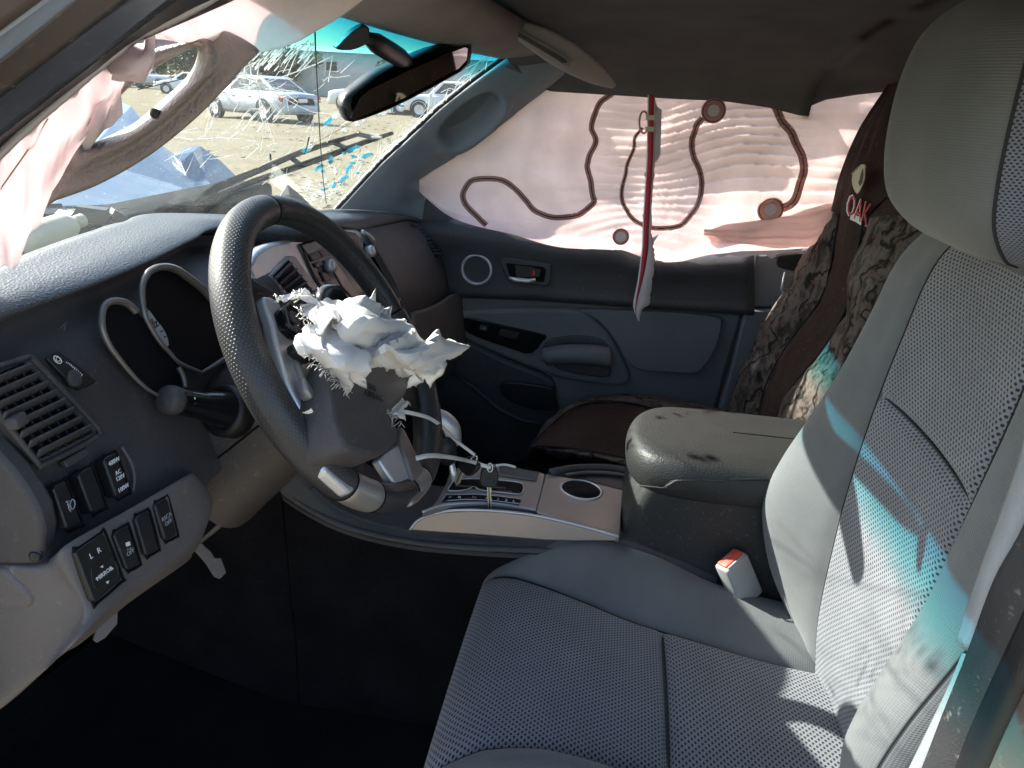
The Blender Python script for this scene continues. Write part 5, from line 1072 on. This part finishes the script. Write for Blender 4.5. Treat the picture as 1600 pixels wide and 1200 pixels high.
# passenger side of the dash
rows = [[(563, 359, .53), (588, 355, .66), (613, 350, .80), (638, 346, .94), (662, 353, 1.045)], [(580, 378, .53), (607, 374, .66), (634, 370, .80), (658, 368, .94), (680, 376, 1.045)], [(604, 415, .53), (634, 412, .67), (662, 410, .81), (682, 410, .94), (697, 416, 1.045)], [(622, 452, .54), (652, 450, .68), (678, 448, .82), (692, 447, .94), (703, 452, 1.045)], [(630, 490, .55), (655, 486, .68), (678, 475, .82), (695, 464, .95), (706, 464, 1.045)], [(634, 520, .58), (656, 512, .70), (680, 496, .83), (697, 480, .96), (708, 478, 1.045)]]
A = fine([[PX(*q) for q in r] for r in rows], 8, 8); sheet('passenger_face', A, 'dash_soft', dash)
rows = [[PX(634, 488, .58), PX(656, 482, .70), PX(680, 472, .83), PX(697, 461, .96), PX(709, 458, 1.045)], [PX(638, 520, .585), PX(660, 514, .705), PX(684, 500, .835), PX(701, 482, .965), PX(713, 478, 1.045)], [PX(636, 580, .60), PX(656, 575, .72), PX(680, 566, .85), PX(700, 556, .97), PX(714, 550, 1.045)], [PX(636, 640, .62)+np.array([0, .1, 0]), PX(656, 640, .74)+np.array([0, .1, 0]), PX(680, 640, .87)+np.array([0, .1, 0]), PX(700, 640, .99)+np.array([0, .1, 0]), PX(712, 640, 1.045)+np.array([0, .1, 0])]]
rows = [[p+np.array([0, -.006, 0]) for p in r] for r in rows]; sheet('glove_box', fine(rows, 6, 6), 'grey', dash, solid=.01, soff=-1)
pv = thing('x', '', '')if False else None
sv = obj('side_vent', *join([tube([PX(x, y, xx) for x, y, xx in ((640, 353, .935), (655, 371, .945), (671, 390, .955), (680, 402, .96))], .007, 8)]), 'lens', dash)
for i in range(9):
    k = i/8; a = PX(638+36*k, 354+42*k, .93+.02*k); b = PX(652+38*k, 351+46*k, .985+.02*k); obj('slat', *tube([a+np.array([0, -.004, 0]), b+np.array([0, -.004, 0])], .0032, 6), 'door_dark', sv)
# broken trim under the dash
plate('broken_bracket', [(303, 850), (312, 846), (330, 862), (336, 872), (346, 872), (354, 895), (344, 905), (336, 902), (322, 880), (306, 862)], Plane((0, .14, .6), (-.5, -.8, .3)), .004, 'grey', dash, bevel=.001)
plate('broken_bracket', [(146, 1000), (152, 975), (185, 945), (184, 975), (165, 997), (152, 1005)], Plane((-.28, .11, .6), (-.5, -.8, .3)), .004, 'grey', dash, bevel=.001)
L = [[PX(300, 858, .0), PX(304, 852, .0)], [PX(335, 832, .02), PX(336, 822, .02)], [PX(372, 800, .03), PX(376, 784, .035)], [PX(385, 785, .04), PX(384, 772, .04)], [PX(425, 762, .06), PX(424, 750, .06)], [PX(462, 736, .08), PX(452, 728, .08)]]
sheet('hanging_trim', fine(L, 5, 2), 'grey', dash, solid=.003)
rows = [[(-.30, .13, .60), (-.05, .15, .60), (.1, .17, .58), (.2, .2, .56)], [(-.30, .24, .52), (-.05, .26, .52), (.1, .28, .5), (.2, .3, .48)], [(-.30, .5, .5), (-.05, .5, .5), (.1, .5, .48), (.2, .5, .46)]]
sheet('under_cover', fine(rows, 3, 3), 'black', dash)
rows = [[(.20, .13, .62), (.53, .13, .62)], [(.21, .09, .56), (.53, .09, .56)], [(.22, .16, .45), (.53, .16, .45)], [(.22, .2, .2), (.53, .2, .2)]]
sheet('stack_base', rows, 'dash', dash)

# ------------------------------------------------------------------ STEERING WHEEL
sw = thing('steering_wheel', 'black leather steering wheel with silver spokes and burst centre pad', 'steering wheel', WC)
RHO = 40
def arc(a0, a1, n, R=.178, h=0): return [WC+R*(math.cos(rad(a))*WU+math.sin(rad(a))*WR)+wn_*h for a in np.linspace(a0, a1, n)]
def rim(name, a0, a1, mat, r0, n=60, ns=28, fat=None):
    A = []
    for i, a in enumerate(np.linspace(a0, a1, n)):
        o = math.cos(rad(a))*WU+math.sin(rad(a))*WR; k = i/(n-1); r = r0*(1 if fat is None else 1+fat*math.sin(math.pi*k)); e = min(k, 1-k)*n; r *= (1-.10*math.exp(-e/1.2))
        A.append([WC+.178*o+o*r*math.cos(t)+wn_*r*1.06*math.sin(t) for t in np.linspace(0, 2*math.pi, ns)])
    return sheet(name, A, mat, sw)
rim('rim_top', 4, 91, 'leather', .0165, 70); rim('rim_grip', 4, -126, 'perf', .0178, 110, fat=.07); rim('rim_bottom', -141, -166, 'leather', .0168, 24); rim('rim_grip', -180, -269, 'perf', .0178, 90, fat=.05)
rim('rim_cap', -126, -141, 'satin', .0176, 20); rim('rim_cap', -166, -180, 'satin', .0176, 20)
for a in (4, 91, -126, -141, -166, -180): obj('rim_seam', *tube([WC+.178*(math.cos(rad(a))*WU+math.sin(rad(a))*WR)+(math.cos(rad(a))*WU+math.sin(rad(a))*WR)*.0165*math.cos(t)+wn_*.0172*math.sin(t) for t in np.linspace(0, 6.283, 25)[:-1]], .0009, 5, closed=True), 'lens', sw)
st = [];  # stitching on the inner side of the top section
for a in np.arange(6, 90, 1.5):
    o = math.cos(rad(a))*WU+math.sin(rad(a))*WR; o2 = math.cos(rad(a+.9))*WU+math.sin(rad(a+.9))*WR; f = lambda q, t: WC+.178*q+q*.0168*math.cos(t)+wn_*.0177*math.sin(t); st.append(tube([f(o, 2.55), f(o2, 2.75)], .0006, 4))
tag(obj('stitching', *join(st), 'thread', sw), kind='stuff')
WP = Plane(WC, wn_)
hub = obj('hub_shell', *lathe(WC+wn_*-.045, wn_, [(.05, -.02), (.062, 0), (.070, .022), (.066, .040), (.058, .048), (.001, .05)], 40), 'black', sw)
def spoke(a, r0, r1, w, h, t, mat='black', nm='spoke'):
    o = math.cos(rad(a))*WU+math.sin(rad(a))*WR; s_ = -math.sin(rad(a))*WU+math.cos(rad(a))*WR; return obj(nm, *box(WC+o*(r0+r1)/2+wn_*h, o, s_, wn_, (r1-r0)/2, w, t), mat, sw, bevel=.006, bseg=3)
spoke(RHO-90, .05, .168, .034, -.008, .010); spoke(RHO+90, .05, .168, .034, -.008, .010); spoke(-134, .05, .165, .022, -.012, .008); spoke(-172, .05, .165, .022, -.012, .008)
trim = [(412, 462), (417, 480), (424, 502), (434, 545), (450, 600), (470, 640), (487, 664), (508, 700), (503, 722), (509, 738), (547, 772), (560, 762), (557, 740), (546, 715), (535, 694), (517, 647), (500, 612), (482, 578), (468, 540), (452, 500), (436, 470), (424, 463)]
plate('spoke_trim', trim, WP, .014, 'silver', sw, h=.014, bevel=.004, bseg=3)
plate('spoke_inner', [(462, 540), (470, 545), (482, 545), (490, 580), (500, 612), (519, 648), (536, 696), (548, 716), (530, 700), (505, 655), (480, 605), (466, 570)], WP, .012, 'satin', sw, h=.020, bevel=.003)
plate('spoke_trim', [(627, 664), (634, 672), (650, 705), (664, 735), (671, 757), (668, 768), (658, 782), (646, 790), (643, 778), (649, 757), (638, 722), (628, 692)], WP, .014, 'bronze', sw, h=.016, bevel=.004, bseg=3)
plate('spoke_inner', [(592, 717), (607, 706), (627, 689), (638, 722), (648, 757), (630, 757), (617, 756), (604, 736)], WP, .012, 'silver', sw, h=.010, bevel=.003)
pad_ = [(516, 575), (530, 553), (560, 540), (610, 540), (640, 560), (643, 595), (630, 625), (615, 640), (621, 665), (624, 686), (606, 706), (587, 713), (560, 707), (540, 700), (528, 672), (520, 642)]
plate('center_pad', pad_, WP, .05, 'dash', sw, h=.050, spline=2, bevel=.006, bseg=3)
PD = Plane(WC+wn_*.0505, wn_)
text('pad_text', 'SRS\nAIRBAG', PD, (583, 612), .010, 'thread', sw, h=.0004, rot=-38)
bc3 = plate('button_pod', [(444, 481), (452, 473), (466, 478), (480, 497), (484, 510), (478, 525), (466, 521), (452, 508)], WP, .016, 'gloss_black', sw, h=.028, bevel=.003)
loop('pod_rim', [(445, 481), (453, 474), (466, 479), (480, 497), (483, 510), (477, 524), (466, 520), (452, 507)], .0285, .0016, 'dash', bc3, WP, 1)
plate('pod_button', [(455, 484), (464, 488), (472, 500), (470, 508), (460, 498)], WP, .006, 'dash', bc3, h=.033, bevel=.0015); plate('pod_button', [(462, 505), (470, 511), (474, 516), (468, 517), (461, 511)], WP, .005, 'dash', bc3, h=.032, bevel=.001)
for q in ((463, 494), (466, 508)): plate('pod_mark', [(q[0]-1.2, q[1]-.8), (q[0]+1.2, q[1]-.6), (q[0]+1, q[1]+1), (q[0]-1, q[1]+.8)], WP, .0004, 'white', bc3, h=.0335, bevel=0)
mb = plate('mode_button', [(459, 537), (466, 533), (484, 536), (496, 558), (487, 564), (470, 556), (461, 549)], WP, .010, 'black', sw, h=.030, bevel=.002); text('mode_mark', 'OO', WP, (475, 550), .008, 'print_grey', mb, h=.0305, rot=-40)
plate('lower_button', [(474, 588), (480, 590), (494, 614), (490, 624), (480, 610)], WP, .012, 'satin', sw, h=.030, bevel=.003)
obj('rear_hump', *lathe(WP(533, 480, -.012), wn_, [(.034, -.02), (.034, -.004), (.026, .008), (.012, .013), (.001, .014)], 28), 'gloss_black', sw)

# torn steering wheel airbag
ta = thing('burst_airbag', 'torn white airbag cloth spilling from the steering wheel centre', 'airbag', WP(570, 540, .06))
cz = vnoise(41); cz2 = vnoise(42)
def crumple(rows, seed, amp=.010, nu=6, nv=6, name='torn_cloth', fray=True):
    A = fine([[WP(x, y, h) for x, y, h in r] for r in rows], nu, nv); N = normals(A); f = vnoise(seed); a, b = A.shape[:2]; I, J = np.meshgrid(np.arange(a), np.arange(b), indexing='ij')
    
    th = seed*1.3; U = I*math.cos(th)+J*math.sin(th); Vv = -I*math.sin(th)+J*math.cos(th)
    d = .7-1.9*np.abs(f(U*.06, Vv*.21))+.9*np.abs(f(U*.14+5, Vv*.06+3))-.5*np.abs(f(U*.16+9, Vv*.20)); A = A+N*(amp*.85*d)[..., None]
    jt = vnoise(seed+50)
    for e in (0, -1):
        A[e] += (wn_*0+np.array([.0, .0, 1]))*(.006*jt(np.arange(b)*.6, 3))[:, None]; A[:, e] += np.array([0, .0, 1])*(.006*jt(np.arange(a)*.6, 9))[:, None]
    return sheet(name, A, 'white_cloth', ta, solid=.0006, soff=0, angle=30)
crumple([[(428, 462, .03), (445, 464, .045), (462, 458, .055), (480, 456, .06)], [(470, 476, .045), (482, 470, .06), (496, 466, .07), (506, 462, .06)], [(486, 500, .055), (500, 492, .075), (512, 486, .08), (524, 480, .065)], [(492, 522, .06), (508, 516, .085), (522, 510, .09), (536, 502, .07)]], 1, .009)
crumple([[(478, 520, .055), (500, 506, .075), (528, 498, .08), (552, 488, .075)], [(474, 548, .06), (505, 540, .085), (532, 530, .085), (556, 522, .08)], [(500, 575, .06), (524, 566, .085), (548, 555, .085), (562, 545, .075)], [(520, 592, .06), (538, 588, .08), (558, 578, .09), (572, 560, .08)], [(540, 612, .058), (550, 611, .07), (566, 598, .075), (582, 572, .07)]], 2, .014)
crumple([[(508, 492, .07), (530, 482, .08), (556, 470, .085), (575, 470, .075)], [(520, 512, .085), (548, 500, .10), (575, 490, .105), (596, 484, .085)], [(545, 530, .09), (572, 518, .11), (596, 508, .11), (618, 498, .09)], [(562, 545, .085), (590, 532, .10), (612, 522, .105), (632, 512, .09)]], 3, .013)
crumple([[(556, 505, .075), (585, 498, .09), (612, 500, .095), (634, 512, .085)], [(562, 530, .085), (600, 524, .105), (640, 524, .11), (668, 526, .10)], [(570, 552, .09), (610, 548, .115), (655, 540, .12), (694, 530, .115)], [(596, 568, .085), (630, 562, .105), (670, 556, .115), (728, 541, .11)], [(606, 572, .075), (640, 574, .095), (672, 572, .105), (700, 560, .105)]], 4, .012)
crumple([[(600, 566, .07), (625, 568, .085), (655, 572, .095), (692, 562, .09)], [(618, 574, .065), (640, 580, .08), (668, 584, .09), (690, 578, .085)], [(632, 578, .06), (646, 590, .07), (664, 594, .08), (674, 600, .07)]], 5, .007)
crumple([[(638, 592, .05), (650, 590, .055), (660, 592, .055)], [(634, 604, .045), (645, 602, .05), (656, 598, .05)], [(632, 612, .042), (640, 608, .045), (648, 604, .045)]], 6, .004)
crumple([[(628, 615, .04), (634, 622, .042), (640, 628, .04)], [(612, 640, .045), (620, 644, .048), (628, 640, .045)], [(610, 648, .045), (618, 650, .048), (628, 652, .045)]], 7, .004)
fr_ = []
for i in range(130):
    seg = [((430, 462), (505, 460)), ((468, 476), (492, 522)), ((476, 545), (545, 612)), ((612, 645), (628, 660)), ((700, 560), (728, 541)), ((500, 460), (520, 500))][rng.choice(6, p=[.2, .2, .36, .1, .06, .08])]; k = rng.random(); a = np.array(seg[0])*(1-k)+np.array(seg[1])*k; l = 5+rng.random()*11; an = rng.random()*6.28 if rng.random() < .35 else rad(150)+rng.normal()*.7
    p0 = WP(*a, .062); p1 = WP(a[0]+.5*l*math.cos(an), a[1]+.5*l*math.sin(an), .064+rng.random()*.006); p2 = WP(a[0]+l*math.cos(an+rng.normal()*.5), a[1]+l*math.sin(an+rng.normal()*.5), .06); fr_.append(tube([p0, p1, p2], .00035, 4))
tag(obj('frayed_thread', *join(fr_), 'white_cloth', ta), kind='stuff')

# keys on a white tie
kt = thing('plastic_tie', 'white plastic tie looped from the steering wheel to the keys', 'tie', PX(700, 700, .24))
def strap(name, pts, w, mat, parent, th=.0012):
    P = cr(pts, 6); T = np.gradient(P, axis=0); L = []
    for p, t in zip(P, T): s_ = unit(np.cross(t, CAM-p)); L.append([p-s_*w, p+s_*w])
    return sheet(name, L, mat, parent, solid=th, soff=0)
strap('upper_loop', [WP(624, 642, .040), WP(650, 647, .034), WP(672, 654, .028), WP(692, 668, .010), PX(712, 688, .235), PX(742, 711, .245)], .0024, 'white_wire', kt)
strap('lower_loop', [WP(650, 716, .024), WP(672, 712, .026), WP(700, 714, .010), PX(735, 721, .235), PX(767, 731, .245)], .0029, 'white_wire', kt)
strap('tail', [PX(775, 727, .25), PX(790, 726, .262), PX(806, 730, .27)], .0018, 'white_wire', kt)
def key(label, cx, cy, xv, n, up_px, tip, sc, emb):
    K = Plane(PX(cx, cy, xv), n); k = thing('car_key', label, 'key', PX(cx, cy, xv), 'keys hung on the white plastic tie')
    u = np.array(up_px, float); u /= np.linalg.norm(u); v = np.array([-u[1], u[0]])
    hd = [(-.85, -.9), (-1.0, -.2), (-.85, .75), (-.45, 1.1), (.4, 1.1), (.85, .8), (1.0, .1), (.85, -.85), (.4, -1.1), (-.35, -1.12)]
    def q(a, b): w = np.array([cx, cy])+v*a*sc+u*b*sc; return (w[0], w[1])
    h_ = plate('key_head', [q(a, b) for a, b in hd], K, .007, 'black', k, spline=2, bevel=.002)
    if emb: loop('emblem', [q(.45*math.cos(t), .36*math.sin(t)) for t in np.linspace(0, 6.28, 13)[:-1]], .0004, .0006, 'dash_soft', h_, K, 2); obj('emblem_bar', *tube([K(*q(-.2, .25), .0004), K(*q(.15, 0), .0004), K(*q(-.1, -.25), .0004)], .0006, 4), 'dash_soft', h_)
    loop('key_ring', [q(.28*math.cos(t), 1.05+.45*math.sin(t)) for t in np.linspace(0, 6.28, 13)[:-1]], .0, .0012, 'chrome', h_, K, 2)
    tp = np.array(tip, float); b0 = np.array(q(0, -1.0)); s_ = unit(np.append(tp-b0, 0))[:2]; m_ = np.array([-s_[1], s_[0]]); wd = 3.6
    pts = [b0+m_*wd, b0+(tp-b0)*.88+m_*wd*.8, tp, b0+(tp-b0)*.88-m_*wd*.6]
    for i in range(6, 0, -1): pts.append(b0+(tp-b0)*(i/7.)-m_*wd*(.95 if i % 2 else .7))
    pts.append(b0-m_*wd)
    bl_ = plate('key_blade', [tuple(p) for p in pts], K, .0022, 'key_metal', k, h=-.0024, bevel=.0005)
    obj('key_groove', *tube([K(*(b0+(tp-b0)*.05+m_*.5), -.0022), K(*(b0+(tp-b0)*.8+m_*.5), -.0022)], .0009, 4), 'black', bl_)
    return k
key('black headed key hanging upright with its ridged blade pointing down', 765, 746, .246, (-.9, -.3, .2), (0.05, -1), (766, 807), 14.5, True)
key('second black key tilted behind the hanging key, leaning over the shifter gate', 731, 727, .262, (-.5, .75, .4), (.75, -.75), (712, 758), 13, False)

# ------------------------------------------------------------------ REAR VIEW MIRROR
mo = thing('rear_view_mirror', 'black rear view mirror on a stalk stuck to the windshield', 'mirror', PX(640, 120, .345))
MPn = Plane(PX(640, 120, .345), (-.37, -.926, -.07))
shell = [(538, 168), (539, 160), (543, 150), (567, 130), (600, 107), (647, 88), (683, 73), (727, 63), (733, 66), (735, 73), (734, 90), (720, 111), (633, 158), (590, 177), (551, 190), (543, 185)]
# shell with depth behind
P0 = MPn.poly(cr(shell, 2, True)); c = P0.mean(0); rows = [[c+(p-c)*.93-MPn.n*-.004 for p in P0], list(P0+MPn.n*.002), list(P0-MPn.n*.006), [c+(p-c)*.94-MPn.n*.020 for p in P0], [c+(p-c)*.6-MPn.n*.030 for p in P0]]
A = np.array(rows); A = np.concatenate([A, A[:, :1]], 1); sheet('shell', A, 'black', mo); V, F = prism(A[-1][:-1], MPn.n*.001); obj('shell_back', V, F, 'black', mo)
plate('mirror_glass', [(549, 184), (552, 175), (563, 152), (578, 140), (640, 110), (700, 84), (727, 74), (731, 76), (729, 94), (717, 107), (632, 153), (590, 172), (555, 187)], MPn, .004, 'mirror', mo, h=.005, bevel=0)
obj('ball_joint', *lathe(MPn(636, 97, -.02), (0, .6, .8), [(.001, -.012), (.010, -.007), (.012, 0), (.010, .007), (.001, .012)], 16), 'black', mo)
pa, pb = MPn(636, 97, -.018), PWS(572, 58, -.030); pm = [pa*(1-t)+pb*t for t in (0, .25, .5, .78, 1)]
obj('stem', *tube(pm, [.010, .013, .013, .012, .006], 14), 'black', mo)
bs = [(525, 77), (532, 68), (548, 52), (558, 45), (568, 40), (576, 42), (578, 50), (576, 66), (566, 73), (548, 79)]
BSP = Plane(PWS(552, 62, -.026), (-.75, -.6, -.2)); plate('mount', bs, BSP, .014, 'black', mo, spline=2, bevel=.006, bseg=3)

# ------------------------------------------------------------------ NEAR (DRIVER) SIDE: door opening pillar, trim with grab handle, curtain
np_ = thing('driver_pillar', 'dusty grey windshield pillar with door seals at the open driver door', 'pillar', PX(60, 120, -.38))
def line(y0, x0, X, k0=-.9, k1=1.75): a = np.array([0., y0]); b = np.array([x0, 0.]); return [PX(*(a+(b-a)*t), X) for t in np.linspace(k0, k1, 8)]
def line2(y0, X): return [PX(-150+460*t, y0+.77*(150-460*t), X) for t in np.linspace(0, 1, 8)]
B = [line2(-150, -.47), line(37, 50, -.44), line(80, 97, -.425), line(135, 175, -.40), line(197, 252, -.37), [PX(x, y, -.335) for x, y in cr([(-150, 318), (0, 203), (100, 126), (165, 80), (205, 52), (255, 26), (330, -10), (480, -85)], 1)], [PX(x, y, -.305) for x, y in cr([(-150, 345), (0, 222), (100, 142), (165, 93), (205, 60), (252, 38), (340, 0), (490, -70)], 1)]]
obj_ = lambda nm, i, j, mt, bow: sheet(nm, fine([B[i], [a*.5+b*.5+np.array([-.004*bow, -.006*bow, .006*bow]) for a, b in zip(B[i], B[j])], B[j]], 5, 2), mt, np_, solid=.004, soff=-1)
obj_('outer_edge', 0, 1, 'paint_grey', 1); obj_('roof_channel', 1, 2, 'paint_sky_sheen', .6); obj_('paint_strip', 2, 3, 'paint_grey', 1); obj_('door_seal', 3, 4, 'paint_pillar', 1.5); obj_('inner_trim', 4, 6, 'rubber', .5)
obj('seal_bead', *tube(B[3], .0045, 8), 'rubber', np_); obj('seal_bead', *tube(B[4], .004, 8), 'rubber', np_)
gh = thing('grab_handle_trim', 'brown pillar trim with a grab handle loop torn loose by the airbag', 'pillar trim', PX(230, 200, -.245))
GP = Plane((-.262, 0, 0), (-1, 0, 0))
outer = [(56, 345), (66, 322), (150, 290), (230, 245), (300, 190), (350, 140), (385, 100), (404, 78), (330, 40), (235, 40), (150, 120), (90, 230)]
inner = [(146, 222), (152, 200), (190, 148), (240, 108), (290, 80), (302, 73), (309, 78), (306, 95), (298, 112), (280, 132), (258, 152), (235, 172), (210, 192), (180, 208), (160, 217)]
def polar(loop_, c, n):
    L = cr(loop_, 8, True); a = np.arctan2(L[:, 1]-c[1], L[:, 0]-c[0]); out = []
    for t in np.linspace(-math.pi, math.pi, n, endpoint=False):
        d = np.array([math.cos(t), math.sin(t)]); best = 0; 
        for p, q in zip(L, np.roll(L, -1, 0)):
            e = q-p; den = d[0]*e[1]-d[1]*e[0]
            if abs(den) < 1e-9: continue
            w = p-np.array(c); s_ = (w[0]*e[1]-w[1]*e[0])/den; u = (w[0]*d[1]-w[1]*d[0])/den
            if s_ > 0 and 0 <= u <= 1: best = max(best, s_)
        out.append(np.array(c)+d*best)
    return np.array(out)
cen_ = (226, 160); po, pi_ = polar(outer, cen_, 150), polar(inner, cen_, 150); rows = []
for k, h in ((0, -.02), (0, 0), (.08, .004), (.3, .004), (.45, .004), (.58, .009), (.68, .010), (.78, .006), (.88, -.004), (.96, -.018), (1.0, -.034), (.98, -.045)):
    q = po+(pi_-po)*k; an = np.arctan2(po[:, 1]-cen_[1], po[:, 0]-cen_[0]); wt = np.clip(.5+.9*np.sin(an+rad(38)), .12, 1)
    hh = np.where(h < 0, h*wt, h); hh[0:0] = 0; P_ = [GP(x, y, float(e)) for (x, y), e in zip(q, hh)]; rows.append(P_+[P_[0]])
sheet('trim_loop', fine(rows, 3, 1), 'handle_trim', gh)
obj('screw', *lathe(GP(241, 177, .0085), (-1, .3, .3), [(.0035, -.004), (.0035, .001), (.001, .0015)], 12), 'black', gh)
nb = thing('driver_curtain_airbag', 'pale pink airbag cloth hanging from the driver windshield pillar', 'airbag', PX(120, 200, -.29))
def near(rows, seed, amp, name='curtain_cloth', nu=10, nv=10, X0=-.30, fx=1.0):
    A = fine([[PX(*q) for q in r] for r in rows], nu, nv); N = normals(A); f = vnoise(seed); a, b = A.shape[:2]; I, J = np.meshgrid(np.arange(a), np.arange(b), indexing='ij')
    A = A+N*(amp*(f(I*.11, J*.05*fx)+.4*f(I*.27, J*.09)))[..., None]; return sheet(name, A, 'bag_near', nb, solid=.0007, soff=0)
near([[(-90, 330, -.31), (-80, 400, -.30), (-80, 470, -.28), (-70, 520, -.27)], [(-20, 258, -.31), (-15, 330, -.30), (-5, 390, -.28), (0, 424, -.27)], [(25, 212, -.31), (28, 300, -.285), (25, 370, -.275), (22, 418, -.265)], [(65, 176, -.31), (62, 250, -.285), (55, 320, -.275), (50, 368, -.265)], [(100, 147, -.31), (95, 215, -.28), (80, 285, -.275), (66, 335, -.265)], [(130, 122, -.31), (124, 185, -.275), (108, 245, -.275), (82, 292, -.265)], [(158, 100, -.31), (155, 155, -.275), (145, 195, -.275), (125, 238, -.265)], [(180, 82, -.31), (182, 130, -.28), (172, 168, -.275), (160, 205, -.265)], [(196, 70, -.31), (200, 110, -.285), (192, 145, -.275), (192, 180, -.265)]], 61, .0045)
near([[(160, 96, -.30), (168, 108, -.316), (174, 120, -.318), (173, 131, -.310)], [(184, 80, -.30), (190, 98, -.312), (198, 116, -.320), (196, 130, -.312)], [(208, 64, -.30), (213, 88, -.318), (220, 110, -.316), (218, 127, -.308)], [(230, 50, -.30), (234, 70, -.308), (238, 92, -.312), (233, 116, -.302)], [(240, 46, -.295), (243, 62, -.298), (242, 84, -.30), (238, 104, -.292)]], 62, .004, 'folded_flap', 8, 8)
near([[(200, 58, -.305), (215, 58, -.30), (230, 58, -.295), (240, 62, -.29)], [(246, 30, -.305), (262, 40, -.29), (280, 52, -.28), (292, 66, -.27)], [(296, 4, -.305), (310, 28, -.28), (330, 55, -.265), (348, 78, -.255)], [(345, -22, -.305), (365, 10, -.27), (388, 48, -.25), (408, 82, -.24)], [(410, -55, -.30), (430, -10, -.26), (440, 30, -.235), (455, 72, -.225)], [(480, -85, -.29), (495, -40, -.25), (495, 0, -.225), (503, 42, -.215)], [(545, -110, -.28), (555, -70, -.24), (562, -36, -.22), (570, -2, -.21)], [(600, -130, -.27), (610, -100, -.24), (620, -70, -.22), (630, -35, -.21)]], 63, .004)
hemp = cr([(-90, 335), (-20, 262), (25, 218), (65, 182), (100, 152), (135, 122), (165, 97), (190, 77), (205, 62), (232, 48), (255, 38), (300, 16), (345, -10), (400, -45)], 8); L = []
for i, (x, y) in enumerate(hemp): j = float(cz(i*.9, 2))*.9; L.append([PX(x-5, y-9+j, -.318), PX(x, y-2, -.322), PX(x+3, y+5+j, -.318)])
sheet('woven_hem', L, 'bag_edge', nb, solid=.0012, soff=0)
obj('stitch_line', *tube([PX(x, y, -.298) for x, y in cr([(0, 296), (20, 268), (45, 232), (75, 185)], 6)], .0006, 4), 'seam', nb)

# near centre pillar edge and sill beside the driver seat
bp_ = thing('driver_center_pillar', 'pale plastic edge strip and black door seal right of the driver seat', 'pillar trim', PX(1500, 1010, -.31))
def strip(name, Ls, Rs, XL, XR, mat, solid=.004):
    A = [[PX(*l, XL), PX((l[0]+r[0])/2, (l[1]+r[1])/2, (XL+XR)/2-.004), PX(*r, XR)] for l, r in zip(Ls, Rs)]; return sheet(name, fine(A, 5, 4), mat, bp_, solid=solid, soff=-1)
M['strip'] = plastic('strip_plastic', (.23, .25, .27), .45, 900, .0002, .1, .2)
strip('upper_strip', [(1630, 610), (1600, 722), (1573, 800), (1548, 870), (1522, 945), (1503, 1006)], [(1660, 690), (1604, 826), (1582, 865), (1560, 905), (1538, 960), (1518, 1016)], -.30, -.315, 'strip')
strip('lower_strip', [(1512, 1026), (1490, 1078), (1462, 1135), (1430, 1200), (1400, 1260)], [(1518, 1022), (1502, 1075), (1477, 1135), (1448, 1200), (1420, 1260)], -.302, -.315, 'strip')
strip('door_seal', [(1664, 690), (1606, 828), (1562, 906), (1520, 1020), (1480, 1120), (1448, 1202), (1420, 1262)], [(1700, 800), (1640, 900), (1600, 985), (1565, 1060), (1525, 1150), (1500, 1215), (1480, 1270)], -.318, -.345, 'rubber')
strip('seal_lip', [(1700, 790), (1640, 890), (1595, 985), (1560, 1060), (1520, 1150), (1496, 1215)], [(1760, 860), (1680, 950), (1635, 1040), (1600, 1105), (1562, 1185), (1540, 1240)], -.345, -.365, 'black')
strip('painted_pillar', [(1760, 850), (1680, 945), (1630, 1040), (1596, 1105), (1558, 1185), (1535, 1245)], [(1900, 900), (1800, 1000), (1740, 1100), (1700, 1180), (1670, 1260), (1650, 1300)], -.368, -.40, 'paint_grey')
